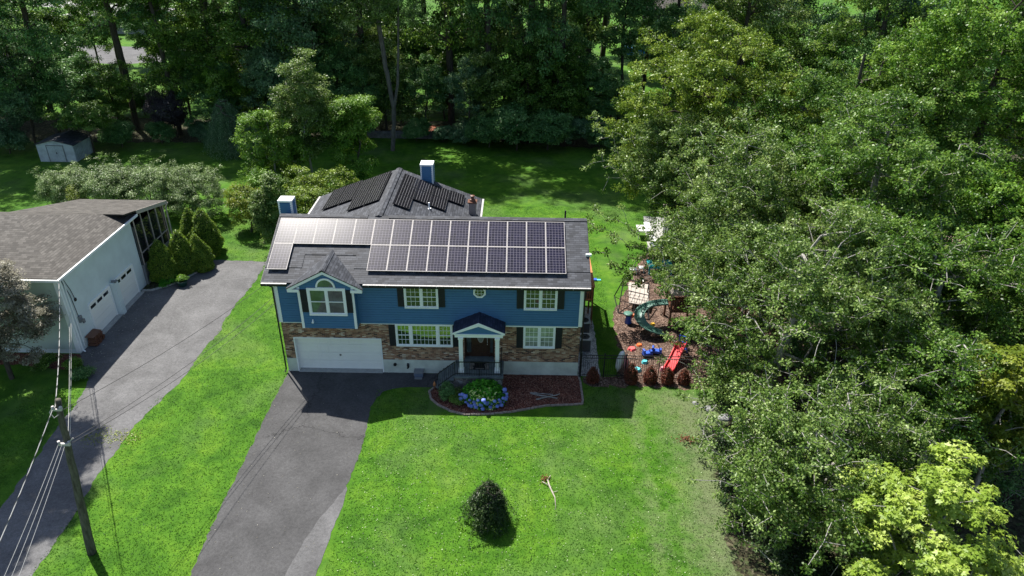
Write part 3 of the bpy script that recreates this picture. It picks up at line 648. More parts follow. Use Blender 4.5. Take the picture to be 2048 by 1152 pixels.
    m = MB(); m.tube([(10.48+.18*math.cos(2*math.pi*i/n), .298, 2.38+.43*math.sin(2*math.pi*i/n)) for i in range(n+1)], .016, 6); m.build('oval_trim', 'tan', d)
    m = MB(); m.box(10.84, 10.87, .27, .31, 1.95, 2.3); m.tube([(10.855, .3, 1.85), (10.855, .24, 1.85)], .03, 8); m.build('handle', 'alu', d)
    for a, b in ((9.68, 9.94), (11.02, 11.17)):
        m = MB(); m.box(a, b, .335, .355, 1.25, 2.95); sl_ = m.build('sidelight', 'glass_dim', H)
    # ---- stoop
    m = MB(); m.box(9.14, 11.75, -1.6, -.031, 0, .87); m.box(8.86, 9.14, -1.6, -.031, 0, .68); m.box(8.6, 8.86, -1.6, -.031, 0, .50); m.box(8.36, 8.6, -1.6, -.031, 0, .32); m.box(8.14, 8.36, -1.6, -.031, 0, .15); m.build('stoop_wall', 'stone', H)
    m = MB(); m.box(9.08, 11.8, -1.65, -.032, .87, .965); m.box(9.6, 11.24, -.031, .36, .945, .985)
    for a, b, z in ((8.82, 9.08, .68), (8.56, 8.82, .50), (8.32, 8.56, .32), (8.1, 8.32, .15)): m.box(a, b, -1.63, -.032, z, z+.05)
    m.build('stoop_slab', 'bluestone', H)
    # railing
    m = MB(); r0 = .018; top = .9; zf = .965
    m.bar((9.15, -1.52, zf+top), (11.68, -1.52, zf+top), .04); m.bar((9.15, -1.52, zf+.12), (11.68, -1.52, zf+.12), .03)
    m.bar((11.68, -1.52, zf+top), (11.68, -.05, zf+top), .04); m.bar((11.68, -1.52, zf+.12), (11.68, -.05, zf+.12), .03)
    for k in range(20): x = 9.15+2.53*k/19; m.bar((x, -1.52, zf), (x, -1.52, zf+top), .035 if k in (0, 10, 19) else .016)
    for k in range(1, 11): y = -1.52+1.47*k/10; m.bar((11.68, y, zf), (11.68, y, zf+top), .016)
    a, b = Vector((9.15, -1.52, zf+top)), Vector((8.2, -1.52, .15+top)); dn = Vector((0, 0, -.78))
    m.bar(a, b, .04); m.bar(a+dn, b+dn, .03)
    for k in range(1, 9): p = a.lerp(b, k/8); m.bar(p, (p.x, p.y, p.z-top+(.0 if k == 8 else .08)), .03 if k == 8 else .016)
    m.build('porch_railing', 'black_metal', H)
    # portico
    xa, xb, px = 9.06, 11.88, 10.46; zpe, zpk, yF = 3.56, 4.20, -1.22
    m = MB(); m.slab([(xa, yF, zpe), (px, yF, zpk), (px, 0, zpk), (xa, 0, zpe)], .07, (0, 0, 0), (0, 1, 0), (1, 0, .46)); m.slab([(px, yF, zpk), (xb, yF, zpe), (xb, 0, zpe), (px, 0, zpk)], .07, (0, 0, 0), (0, 1, 0), (-1, 0, .46)); m.build('portico_roof', 'shingle_dark', H)
    m = MB(); h = .17
    for s in (-1, 1):
        a, b = (px+s*1.41, zpe-.07), (px, zpk-.06)
        m.raw([(a[0], yF-.03, a[1]-h*.3), (b[0], yF-.03, b[1]-h), (b[0], yF-.03, b[1]+.05), (a[0], yF-.03, a[1]+.05), (a[0], yF+.02, a[1]-h*.3), (b[0], yF+.02, b[1]-h), (b[0], yF+.02, b[1]+.05), (a[0], yF+.02, a[1]+.05)], [(0, 1, 2, 3), (4, 5, 6, 7), (0, 1, 5, 4), (3, 2, 6, 7), (0, 3, 7, 4)])
    m.box(9.16, 11.76, yF+.03, yF+.2, 3.24, 3.47); m.box(9.12, 11.8, yF-.02, yF+.22, 3.41, 3.475)
    for x in (9.16, 11.6): m.box(x, x+.16, yF+.2, -.06, 3.26, 3.47)
    m.box(9.34, 11.6, yF+.2, -.06, 3.42, 3.46)
    m.build('portico_beam', 'white', H)
    m = MB(); laps(m, 9.2, 11.7, yF+.06, 3.475, 4.12, .11, clip=lambda z: (px-(4.1-z)/.47, px+(4.1-z)/.47)); m.raw([(9.15, yF+.062, 3.475), (11.77, yF+.062, 3.475), (px, yF+.062, 4.12)], [(0, 1, 2)]); m.build('portico_gable', 'siding', H)
    for x in (9.48, 11.46):
        m = MB(); m.box(x-.15, x+.15, -1.27, -.97, .966, 1.16); m.box(x-.11, x+.11, -1.23, -1.01, 1.16, 3.12); m.box(x-.14, x+.14, -1.26, -.98, 3.12, 3.24); m.build('column', 'white', H, bevel=.008)
    # small fittings
    m = MB(); m.box(1.42, 1.52, by-.16, by-.02, 3.72, 3.80); m.bar((1.47, by-.04, 3.9), (1.47, by-.1, 3.78), .05); m.build('security_camera', 'white', H)
    m = MB(); m.tube([(5.6, -.03, .6), (5.6, -.12, .6)], .09, 14); m.build('wall_vent', 'black_metal', H)
    m = MB(); m.bar((6.35, -.03, .62), (6.35, -.16, .56), .12, .16); m.bar((6.38, -.16, .5), (6.3, -.1, .36), .07); m.build('dryer_vent', 'black_metal', H)
    m = MB(); m.box(16.2, 16.45, 1.5, 1.72, 6.9+.05, 6.99); m.box(16.2, 16.36, 1.4, 1.5, 6.93, 7.06); m.box(16.4, 16.5, 1.4, 1.5, 6.93, 7.06); m.build('flood_light', 'white', H)
    m = MB(); m.tube([(9.55, 2.0, 7.3), (9.5, 2.05, 7.32)], .04, 6); m.tube([(9.63, 2.02, 7.31), (9.58, 2.08, 7.34)], .025, 6)
    # deck at the east end
    m = MB(); m.box(16.08, 17.25, 5.0, 9.0, 2.05, 2.12)
    for x, y in ((17.2, 5.05), (17.2, 6.9), (17.2, 8.9), (16.15, 5.05)): m.box(x-.05, x+.05, y-.05, y+.05, 0, 3.05)
    dk = m.build('deck', 'brownwood', H)
    m = MB(); m.box(16.1, 17.3, 4.95, 5.12, 3.03, 3.07); m.box(17.13, 17.3, 5.12, 9.0, 3.03, 3.07)
    for k in range(8): x = 16.2+k*.13; m.box(x, x+.035, 5.0, 5.035, 2.15, 3.03)
    for k in range(28): y = 5.15+k*.135; m.box(17.2, 17.235, y, y+.035, 2.15, 3.03)
    m.box(16.15, 17.2, 4.99, 5.03, 2.12, 2.2); m.build('deck_railing', 'orange_wood', dk)
    m = MB(); m.box(16.25, 17.1, 5.3, 5.9, 2.5, 2.54); m.box(16.25, 17.1, 5.9, 5.95, 2.5, 3.3); m.build('deck_bench', 'orange_wood', dk)
house()
def solar(loc, w, h, ux, vx, nrm, mat, proto=None):
    """panel centred on loc; ux, vx unit vectors in its plane"""
    if proto is None:
        m = MB(); t = .02; f = .022
        m.box(-w/2, w/2, -h/2, -h/2+f, -t, t); m.box(-w/2, w/2, h/2-f, h/2, -t, t); m.box(-w/2, -w/2+f, -h/2+f, h/2-f, -t, t); m.box(w/2-f, w/2, -h/2+f, h/2-f, -t, t)
        fr = m.build('solar_panel', 'alu' if mat == 'panel' else 'black_metal')
        m = MB(); a, b = w/2-f, h/2-f; m.face([(-a, -b, .012), (a, -b, .012), (a, b, .012), (-a, b, .012)], [(0, 0), (1, 0), (1, 1), (0, 1)]); m.face([(-a, b, -.01), (a, b, -.01), (a, -b, -.01), (-a, -b, -.01)])
        ce = m.build('solar_cells', mat); ce.parent = fr
    else:
        fr = proto.copy(); COL.objects.link(fr)
        for ch in proto.children: c = ch.copy(); COL.objects.link(c); c.parent = fr
    ux, vx = Vector(ux).normalized(), Vector(vx).normalized(); n = ux.cross(vx)
    q = Matrix((ux, vx, n)).transposed().to_4x4(); q.translation = Vector(loc)-origin(H)
    fr.parent = H; fr.matrix_local = q; return fr
def panels():
    c, s = math.cos(R(24)), math.sin(R(24)); p = None; pw = 1.066; off = .15
    rows = [(.20, 1.85), (1.85, 3.58)]
    def put(i, r, p):
        x = 4.43+pw*(i+.5); y = sum(rows[r])/2; hh = (rows[r][1]-rows[r][0])/c-.015
        z = E0[1]+(y-E0[0])*TP+off
        o = solar((x, y, z), pw-.015, hh, (1, 0, 0), (0, c, s), None, 'panel', p if p else None)
        return o
    for r in (0, 1):
        p = None
        for i in list(range(10))+([-1, -2, -3, -4, -5] if r else [-5]):
            o = put(i, r, p); p = p or o
    m = MB()
    for x0, x1, ys in ((-.85, 15.0, (2.2, 3.2)), (4.5, 15.0, (.55, 1.5))):
        for y in ys: z = E0[1]+(y-E0[0])*TP+.09; m.bar((x0, y, z), (x1, y, z), .04)
    m.build('panel_rail', 'alu', H)
    sl = 2.085/5.5; a = math.atan(sl); cc, ss = math.cos(a), math.sin(a); p = None
    for side, cols in ((-1, [(2.07, 4.1, 6.48, 3), (0.0, 2.05, 8.42, 2)]),):
        for x0, x1, y0, n in cols:
            for k in range(2):
                for j in range(n):
                    xx = x0+(x1-x0)*(k+.5)/2; yy = y0+1.69*(j+.5); z = 8.035-abs(4.55-xx)*sl+.12
                    o = solar((xx, yy, z), 1.675, 1.0/cc, (0, -1, 0), (cc, 0, ss), None, 'panel_black', p); p = p or o
    p = None
    for k, y0, n in ((0, 5.95, 3), (1, 7.62, 2), (2, 7.6, 2), (3, 9.38, 1)):
        for j in range(n):
            xx = 5.0+.985*(k+.5); yy = y0+1.69*(j+.5); z = 8.035-abs(4.55-xx)*sl+.12
            o = solar((xx, yy, z), 1.675, .965/cc, (0, 1, 0), (-cc, 0, ss), None, 'panel_black', p); p = p or o
panels()
# ------------------------------------------------ neighbour house
def neighbour():
    N = thing('house', 'pale neighbour house with brown hipped shingle roof and two white garage doors', 'house', (-18, 6, 0))
    xw, y0, y1 = -13.3, 1.37, 9.8; xg = -12.9
    m = MB(); m.box(-30, xw, y0, y1, 0, 5.12); m.build('wall', 'wall_n', N)
    m = MB()
    z = .3
    while z < 5.1: m.face([(-30, y0-.024, z), (xw-.0, y0-.024, z), (xw, y0-.004, min(z+.4, 5.12)), (-30, y0-.004, min(z+.4, 5.12))]); m.face([(-30, y0-.002, z), (xw, y0-.002, z), (xw, y0-.024, z), (-30, y0-.024, z)]); z += .4
    m.build('front_siding', 'wall_n_front', N)
    m = MB(); m.box(xw-.2, xw+.03, y0-.05, y0-.024, .1, 5.1); m.box(xw+.002, xw+.03, y0-.024, y0+.18, .1, 5.1); m.build('corner_board', 'white', N)
    ze, zt, ap = 5.22, 7.04, (-17.47, 5.5); ye0, ye1 = .98, 10.1
    m = MB()
    m.slab([(xg, ye0, ze), (xg, ye1, ze), (ap[0], ap[1], zt)], .14, (xg, 0, ze), (0, 1, 0), (-1, 0, .4))
    m.slab([(-36, ye0, ze), (xg, ye0, ze), (ap[0], ap[1], zt), (-36, ap[1], zt)], .14, (0, ye0, ze), (1, 0, 0), (0, 1, .4))
    m.slab([(xg, ye1, ze), (-36, ye1, ze), (-36, ap[1], zt), (ap[0], ap[1], zt)], .14, (0, ye1, ze), (-1, 0, 0), (0, -1, .4))
    rf = m.build('roof', 'shingle_brown', N)
    m = MB(); m.box(xg, xg+.1, ye0-.08, ye1, ze-.14, ze-.01); m.box(-30, xg+.1, ye0-.18, ye0-.08, ze-.14, ze-.01); m.build('gutter', 'white', N)
    m = MB(); m.box(-30, xg, ye0-.05, y0, ze-.17, ze-.14); m.box(xw, xg, y0, ye1, ze-.17, ze-.14); m.build('soffit', 'white', N)
    m = MB(); m.tube([(-20.9, 6.4, 6.6), (-20.9, 6.4, 7.2)], .06, 8); m.build('vent_pipe', 'grey', N)
    # low rear wing over the screened porch
    ya, yb = 8.7, 14.25; za = 5.78; zb = 4.5
    m = MB(); m.slab([(-20.5, ya, za), (-12.9, ya, za), (-12.9, yb, zb), (-19.1, yb, zb)], .12, (0, 0, 0), (1, 0, 0), (0, 1, -.23)); m.build('porch_roof', 'shingle_brown', N)
    m = MB(); n = Vector((0, .217, .976))
    for x in (-12.88,):
        m.raw([(x-.0, ya+1.4, za-.33-.25), (x, yb, zb-.25), (x, yb, zb+.01), (x, ya+1.4, za-.33+.02), (x+.03, ya+1.4, za-.33-.25), (x+.03, yb, zb-.25), (x+.03, yb, zb+.01), (x+.03, ya+1.4, za-.33+.02)], [(0, 1, 2, 3), (4, 5, 6, 7), (0, 1, 5, 4), (3, 2, 6, 7), (1, 2, 6, 5)])
    for y in (9.95, 10.95, 12.0, 13.0, 14.05): m.box(-13.19, -13.14, y, y+.06, 1.5, za-.25*(y-ya)/1.08-.12)
    m.box(-13.19, -13.15, 9.95, 14.1, 2.3, 2.36)
    m.tube([(-12.85, 14.3, 4.35), (-13.0, 14.2, 4.0), (-13.0, 14.2, .2)], .05, 8)
    m.build('porch_frame', 'tan', N)
    m = MB(); m.box(-19, -13.2, 9.85, 14.1, 1.5, 4.35); m.build('porch_screen', 'screen', N)
    m = MB(); m.box(-19, -13.15, 9.85, 14.15, 0, 1.5); m.build('porch_base', 'grey', N)
    for x0, x1 in ((3.25, 5.7), (6.25, 8.7)):
        m = MB(); n = 9
        for k in range(n): m.box(xw-.001, xw+.03+.006*(k % 2), x0+.06, x1-.06, .1+2.05*k/n+.004, .1+2.05*(k+1)/n-.004)
        d = m.build('garage_door', 'door_white', N)
        m = MB()
        for k in range(3): a = x0+.15+k*.74; m.box(xw+.031, xw+.045, a, a+.55, 1.82, 2.02)
        m.build('window_light', 'screen', d)
        m = MB(); m.box(xw+.001, xw+.06, x0-.04, x0+.06, 0, 2.2); m.box(xw+.001, xw+.06, x1-.06, x1+.04, 0, 2.2); m.box(xw+.001, xw+.06, x0+.06, x1-.06, 2.15, 2.25); m.build('door_trim', 'white', d)
        m = MB(); m.box(xw+.001, xw+.35, x0-.05, x1+.05, 0, .06); m.build('door_sill', 'concrete', N)
    m = MB(); m.box(xw+.001, xw+.4, 5.8, 6.15, 0, 2.3); m.build('pillar', 'wall_n', N)
    m = MB(); m.box(xw+.1, xw+.3, 5.9, 6.05, 2.3, 2.42); m.tube([(xw+.3, 5.9, 2.4), (xw+.42, 5.85, 2.34)], .06, 8); m.tube([(xw+.3, 6.05, 2.4), (xw+.42, 6.1, 2.34)], .06, 8); m.build('wall_light', 'grey', N)
    m = MB(); m.tube([(xw+.09, 1.5, 5.0), (xw+.09, 1.5, .15), (xw+.25, 1.45, .08)], .05, 8); m.tube([(xw+.09, 1.75, 4.8), (xw+.09, 1.75, .3)], .03, 8); m.build('downspout', 'white', N)
    m = MB(); m.box(xw+.001, xw+.12, 2.05, 2.3, 1.7, 2.1); m.tube([(xw+.12, 2.17, 1.85), (xw+.22, 2.17, 1.85)], .09, 12); m.box(xw+.001, xw+.1, 2.35, 2.5, 1.5, 1.75); m.build('electric_meter', 'grey', N)
    m = MB(); m.tube([(xw+.05, 1.6, 4.9), (xw+.04, 2.0, 3.6), (xw+.05, 2.1, 2.1)], .018, 6); m.tube([(xw+.06, 1.75, 4.95), (xw+.05, 2.15, 3.9), (xw+.04, 2.3, 3.2)], .018, 6); m.box(xw+.001, xw+.07, 2.25, 2.4, 3.05, 3.22); m.build('wall_cable', 'black_metal', N)
    t = thing('log_pile', 'small covered stack of brown firewood against the pale wall beside the garage doors', 'log pile', (-12.95, 2.6, 0)); m = MB(); r = random.Random(5)
    for row in range(4):
        for k in range(5-row // 2):
            y = 2.15+k*.19+row*.05; m.tube([(-13.25+r.uniform(0, .04), y, .1+row*.15), (-12.72+r.uniform(-.05, .05), y, .1+row*.15)], .085, 7)
    m.build('logs', 'brownwood', t)
    m = MB(); m.raw([(-13.27, 2.05, .68), (-12.75, 2.05, .62), (-12.75, 3.0, .62), (-13.27, 3.0, .68), (-13.27, 2.05, .7), (-12.75, 2.05, .64), (-12.75, 3.0, .64), (-13.27, 3.0, .7)], [(0, 3, 2, 1), (4, 5, 6, 7), (0, 1, 5, 4), (1, 2, 6, 5), (2, 3, 7, 6), (3, 0, 4, 7)]); m.build('cover_board', 'brownwood', t)
neighbour()
# ------------------------------------------------ pole and wires
def wires():
    P = thing('utility_pole', 'leaning weathered wooden utility pole on the grass between the driveways', 'utility pole', (-5.09, -13, 0))
    b, t = Vector((-5.09, -13, -.3)), Vector((-4.08, -13, 8.0))
    m = MB(); n = 14; m.tube([b.lerp(t, i/n)+Vector((.015*math.sin(i*1.9), .012*math.cos(i*2.3), 0)) for i in range(n+1)], [.185-.085*i/n for i in range(n+1)], 14); m.build('pole_shaft', 'pole', P, smooth=True)
    m = MB(); m.box(-4.3, -3.95, -13.16, -13.1, 7.6, 7.68); m.lathe([(.05, 0), (.06, .05), (.03, .07), (.06, .1), (.04, .14)], (-4.25, -13.13, 7.66), 10); m.lathe([(.05, 0), (.06, .05), (.03, .07), (.06, .1), (.04, .14)], (-3.97, -13.13, 7.66), 10); m.tube([(-4.3, -13.1, 7.7), (-4.45, -13.12, 7.5), (-4.35, -13.12, 7.25), (-4.15, -13.1, 7.4)], .02, 6); m.build('top_bracket', 'alu', P)
    m = MB(); m.box(-4.52, -4.1, -13.2, -13.12, 5.98, 6.08); m.tube([(-4.15, -13.1, 6.1), (-3.95, -13.1, 6.3)], .02, 6); m.lathe([(.04, 0), (.05, .05), (.02, .07), (.05, .1)], (-4.5, -13.16, 6.08), 8); m.lathe([(.04, 0), (.05, .05), (.02, .07), (.05, .1)], (-4.12, -13.16, 6.08), 8); m.build('lower_bracket', 'alu', P)
    def wire(label, a, b, r, mat, sag, group, twist=False):
        a, b = Vector(a), Vector(b); n = 26 if not twist else 70; m = MB(); pts = [a.lerp(b, i/n)+Vector((0, 0, -4*sag*(i/n)*(1-i/n))) for i in range(n+1)]
        o = thing('power_line', label, 'power line', tuple(a), group)
        m.tube(pts, r, 5)
        m.build('bare_wire', mat, o)
        if twist:
            m = MB(); ax = (b-a).normalized(); u = ax.orthogonal().normalized(); v = ax.cross(u); L = (b-a).length
            m.tube([p+(u*math.cos(i*1.3)+v*math.sin(i*1.3))*r*1.5 for i, p in enumerate(pts)], r*.9, 5); m.build('insulated_wire', 'cable_b', o)
    wire('twisted black and white cable from the pole top to the pale neighbour house', (-4.2, -13.1, 7.7), (-13.0, 1.2, 5.15), .015, 'cable_w', .35, 'wires on the leaning pole', True)
    wire('twisted black and white cable running from the pole top down to the lower left', (-4.25, -13.15, 7.7), (-.6, -26, 7.6), .013, 'cable_w', .3, 'wires on the leaning pole', True)
    wire('thin black wire from the pole top to the left eave of the blue house', (-4.05, -13.1, 7.55), (-.95, -.45, 5.85), .011, 'cable_b', .25, 'wires on the leaning pole')
    wire('upper of two black wires from the low bracket to the blue house corner', (-4.1, -13.1, 6.15), (-.6, -.08, 5.0), .011, 'cable_b', .35, 'wires on the leaning pole')
    wire('lower of two black wires from the low bracket to the blue house corner', (-4.12, -13.05, 6.0), (-.6, -.08, 4.6), .011, 'cable_b', .4, 'wires on the leaning pole')
    wire('left one of the pale wires from the low bracket to the pale house corner', (-4.2, -13.1, 6.1), (-13.28, 1.42, 2.6), .01, 'cable_w', .12, 'wires on the leaning pole')
    wire('right one of the pale wires from the low bracket to the pale house corner', (-4.12, -13.1, 6.12), (-13.24, 1.6, 2.75), .01, 'cable_w', .1, 'wires on the leaning pole')
    wire('leftmost of three pale wires running from the low bracket to the lower left', (-4.5, -13.16, 6.1), (-1.9, -24, 5.6), .007, 'cable_w', .2, 'wires on the leaning pole')
    wire('middle one of three pale wires running from the low bracket to the lower left', (-4.4, -13.16, 6.05), (-1.7, -24, 5.4), .007, 'cable_w', .2, 'wires on the leaning pole')
    wire('rightmost of three pale wires running from the low bracket to the lower left', (-4.3, -13.16, 6.0), (-1.5, -24, 5.2), .007, 'cable_w', .2, 'wires on the leaning pole')
wires()
# ------------------------------------------------ fence
def fence():
    F = thing('metal_fence', 'black metal picket fence from the house corner across the play area', 'fence', (20, -.1, 0)); h = 1.5; y = -.1
    xs = [16.2, 17.5, 18.72, 20.62, 22.5, 24.4, 26.3]
    for x in xs:
        w = .045 if x not in (17.5, 18.72) else .07; m = MB(); m.box(x-w/2, x+w/2, y-w/2, y+w/2, 0, h+.06); m.box(x-w/2-.012, x+w/2+.012, y-w/2-.012, y+w/2+.012, h+.06, h+.09); m.build('fence_post', 'black_metal', F)
    for i, (a, b) in enumerate(zip(xs, xs[1:])):
        m = MB(); gate = i == 1
        for z in (.12, h-.22, h-.02): m.box(a+.04, b-.04, y-.016, y+.016, z-.016, z+.016)
        n = int((b-a)/.112)
        for k in range(1, n): x = a+(b-a)*k/n; m.box(x-.008, x+.008, y-.008, y+.008, .06, h-.02)
        m.build('gate' if gate else 'fence_panel', 'black_metal', F)
fence()
# ------------------------------------------------ air conditioners, mat, box, sticks ...
def acs():
    first = None
    for i, (x, y) in enumerate(((16.62, 2.75), (16.72, 4.65))):
        lab = ['grey air conditioning unit nearest the fence, on the gravel beside the blue house', 'grey air conditioning unit farther from the fence, next to the deck on the gravel'][i]
        t = thing('air_conditioner', lab, 'air conditioner', (x, y, 0), 'air conditioners on the gravel strip')
        m = MB(); w = .38
        for k in range(9): m.box(x-w, x+w, y-w, y+w, .08+k*.088, .08+k*.088+.06)
        m.box(x-w+.02, x+w-.02, y-w+.02, y+w-.02, .05, .84); m.build('coil_housing', 'ac', t)
        m = MB()
        for a in (-w, w-.03):
            for b in (-w, w-.03): m.box(x+a-.01, x+a+.04, y+b-.01, y+b+.04, 0, .86)
        m.build('corner_post', 'ac_l', t)
        m = MB(); n = 24; vs = []; fs = []
        for k in range(n):
            a = 2*math.pi*k/n; c, s = math.cos(a), math.sin(a); q = max(abs(c), abs(s)); vs += [(x+.3*c, y+.3*s, .88), (x+.4*c/q, y+.4*s/q, .88), (x+.4*c/q, y+.4*s/q, .84)]
        for k in range(n): b, c = k*3, ((k+1) % n)*3; fs += [(b, b+1, c+1, c), (b+1, b+2, c+2, c+1)]
        m.raw(vs, fs); m.build('top_rim', 'ac_l', t)
        m = MB()
        for rr in (.06, .12, .18, .24, .29): m.tube([(x+rr*math.cos(a*math.pi/10), y+rr*math.sin(a*math.pi/10), .885) for a in range(21)], .006, 4)
        for k in range(8): a = k*math.pi/4; m.bar((x, y, .885), (x+.3*math.cos(a), y+.3*math.sin(a), .885), .008)
        m.lathe([(.07, 0), (.07, .02)], (x, y, .88), 12); m.build('fan_guard', 'black_metal', t)
        m = MB()
        for k in range(4):
            a = k*math.pi/2+.3; c, s = math.cos(a), math.sin(a); m.face([(x+.05*c, y+.05*s, .82), (x+.27*c-.06*s, y+.27*s+.06*c, .80), (x+.27*c+.08*s, y+.27*s-.08*c, .845)])
        m.build('fan_blades', 'grey', t)
    t = thing('door_mat', 'black door mat with pale stripes at its ends on the porch floor', 'door mat', (10.35, -.5, .966))
    m = MB(); m.box(9.9, 10.98, -.95, -.2, .967, .982); m.build('mat_base', 'black_metal', t)
    m = MB(); r = random.Random(4)
    for k in range(6):
        y = -.92+k*.125
        m.box(9.9, 10.07+r.uniform(0, .12), y, y+.05, .983, .986); m.box(10.8-r.uniform(0, .1), 10.98, y, y+.05, .983, .986)
    for k in range(7): m.box(10.25+k*.07, 10.29+k*.07, -.90, -.84, .983, .986)
    m.each('mat_stripe', 'tan', t)
    t = thing('package_box', 'grey plastic storage box lying on the asphalt against the foundation left of the steps', 'box', (6.95, -.3, 0)); m = MB()
    m.box(6.72, 7.22, -.45, -.08, 0, .26); m.build('box_body', 'bluegrey', t, bevel=.02)
    m = MB(); m.box(6.69, 7.25, -.48, -.05, .262, .34); m.box(6.75, 7.19, -.66, -.49, .0, .06); m.build('box_lid', 'grey', t, bevel=.015)
    m = MB(); m.box(6.68, 6.72, -.42, -.12, .1, .15); m.build('box_handle', 'grey', t)
    sticks = [((13.35, -1.85, .05), (14.75, -2.25, .07), 'long grey stick crossing the others on the red mulch'), ((13.3, -1.75, .03), (14.55, -1.9, .04), 'grey stick lying farthest from the curb on the red mulch'), ((13.6, -2.35, .04), (14.9, -1.95, .12), 'short grey stick nearest the curb on the red mulch')]
    for a, b, lab in sticks:
        m = MB(); a, b = Vector(a), Vector(b); r = random.Random(int(a.x*100)); m.tube([a.lerp(b, k/7)+Vector((r.uniform(-.03, .03), r.uniform(-.03, .03), 0)) for k in range(8)], [.045-.003*k for k in range(8)], 6); tag(m.build('stick', 'bark_grey'), lab, 'stick', 'sticks on the mulch bed')
    t = thing('garden_ornament', 'small orange post ornament at the left tip of the mulch bed', 'ornament', (8.0, -1.55, 0)); m = MB(); m.tube([(8.0, -1.55, 0), (8.0, -1.55, .3)], .03, 8); m.build('stake', 'brownwood', t)
    m = MB(); m.lathe([(.05, 0), (.09, .06), (.07, .16), (.03, .26), (.01, .34)], (8.0, -1.55, .25), 10); m.build('finial', 'orange_wood', t, smooth=True)
    m = MB(); r = random.Random(9)
    pts = [Vector((14.05, -8.4, .05)), Vector((14.12, -8.8, .06)), Vector((14.25, -9.2, .04)), Vector((14.35, -9.5, .03)), Vector((14.36, -10.2, .02))]
    m.tube(pts, [.03, .045, .035, .025, .01], 7); m.tube([pts[1], (13.8, -8.6, .12)], .025, 5); m.tube([pts[0], (14.2, -8.15, .1)], .02, 5); m.tube([pts[2], (14.5, -9.1, .05)], .015, 5); fb = tag(m.build('fallen_branch', 'bark_w2', smooth=True), 'pale fallen branch with a withered brown tuft lying on the front lawn', 'branch')
acs()
# ------------------------------------------------ shed, rocks, stone wall
def yard():
    x0, x1, y0, y1, h = -35.45, -31.8, 34.7, 38.0, 1.75
    S = thing('garden_shed', 'white metal garden shed with double doors under the dark trees at left', 'shed', (-33.6, 36, 0))
    m = MB(); m.box(x0, x1, y0, y1, 0, h); xc = (x0+x1)/2; m.raw([(x0, y0, h), (x1, y0, h), (xc, y0, h+.45), (x0, y1, h), (x1, y1, h), (xc, y1, h+.45)], [(0, 1, 2), (3, 5, 4)])
    k = y0+.1
    while k < y1: m.box(x1, x1+.035, k, k+.07, .05, h-.02); k += .26
    k = x0+.1
    m.build('shed_wall', 'shed_shade_white', S)
    m = MB()
    for s in (-1, 1): m.slab([(xc, y0-.12, h+.5), (xc, y1+.1, h+.5), (xc+s*2.0, y1+.1, h-.0), (xc+s*2.0, y0-.12, h-.0)][::(1 if s < 0 else -1)], .04, (0, 0, 0), (0, 1, 0), (1, 0, 0))
    m.build('shed_roof', 'shingle', S)
    for a, b in ((xc-.78, xc-.01), (xc+.01, xc+.78)):
        m = MB(); m.box(a, b, y0-.04, y0-.001, .1, h-.12); n = 6
        for k in range(1, n): x = a+(b-a)*k/n; m.box(x-.008, x+.008, y0-.052, y0-.04, .12, h-.14)
        d = m.build('shed_door', 'shed_shade_white', S)
        if a > xc-.1:
            m = MB(); m.box(xc+.04, xc+.1, y0-.08, y0-.04, .85, 1.0); m.build('handle', 'black_metal', d)
    m = MB(); m.box(xc-.86, xc-.79, y0-.06, y0-.001, .05, h-.03); m.box(xc+.79, xc+.86, y0-.06, y0-.001, .05, h-.03); m.box(xc-.79, xc+.79, y0-.06, y0-.001, h-.11, h-.03); m.build('door_track', 'grey', S)
    def rock(x, y, sx, sy, sz, lab, cat='boulder', grp=None, seed=1):
        r = np.random.RandomState(seed); import bmesh
        bm = bmesh.new(); bmesh.ops.create_icosphere(bm, subdivisions=3, radius=1)
        dirs = r.normal(size=(9, 3)); dirs /= np.linalg.norm(dirs, axis=1)[:, None]; off = r.uniform(.62, .95, 9)
        for v in bm.verts:
            p = np.array(v.co)
            for d, o in zip(dirs, off):
                t = p@d
                if t > o: p = p-d*(t-o)*.85
            v.co = (p[0]*sx, p[1]*sy, max(-.1, p[2]*sz))
        me = bpy.data.meshes.new('rock'); bm.to_mesh(me); bm.free(); me.materials.append(M['rock'])
        o = bpy.data.objects.new('boulder' if cat == 'boulder' else 'rock', me); COL.objects.link(o); o.location = (x, y, 0); tag(o, lab, cat, grp); return o
    rock(-14.2, 36.6, .95, .8, .75, 'large grey boulder at the edge of the shaded back lawn beside the drooping trees', seed=3)
    for i, (x, y, s, lab) in enumerate([(22.9, -2.9, .35, 'pale flat rock nearest the shrubs at the right lawn edge'), (23.6, -3.6, .4, 'largest pale rock under the branches at the right lawn edge'), (22.3, -2.4, .22, 'small pale rock at the right lawn edge near the fence bed'), (24.1, -4.1, .28, 'low pale rock lying nearest the camera at the right lawn edge')]):
        rock(x, y, s, s*.7, s*.5, lab, 'rock', 'rocks along the right lawn edge', 20+i)
    W = thing('stone_wall', 'long low dry fieldstone wall behind the shaded back lawn', 'stone wall', (3, 44.3, 0)); r = random.Random(8); m = MB(); import bmesh
    for row in range(3):
        x = -9.0
        while x < 13:
            w_ = r.uniform(.3, .7); h_ = .26; y = 44.3+r.uniform(-.06, .06); z = row*.25; a = r.uniform(-.1, .1)
            q = Matrix.Translation((x+w_/2, y, z+.13)) @ Matrix.Rotation(a, 4, 'Z') @ Matrix.Rotation(r.uniform(-.08, .08), 4, 'Y')
            m.box(-w_/2, w_/2, -.25, .25, -.13, .125, q); x += w_+.015
    m.build('stone_course', 'rockwall', W, bevel=.05)
M['rock'] = plain('grey rock', (.27, .27, .27), .85, 0, .35, 3); M['rockwall'] = plain('wall stone', (.16, .155, .15), .9, 0, .4, 1.7)
yard()
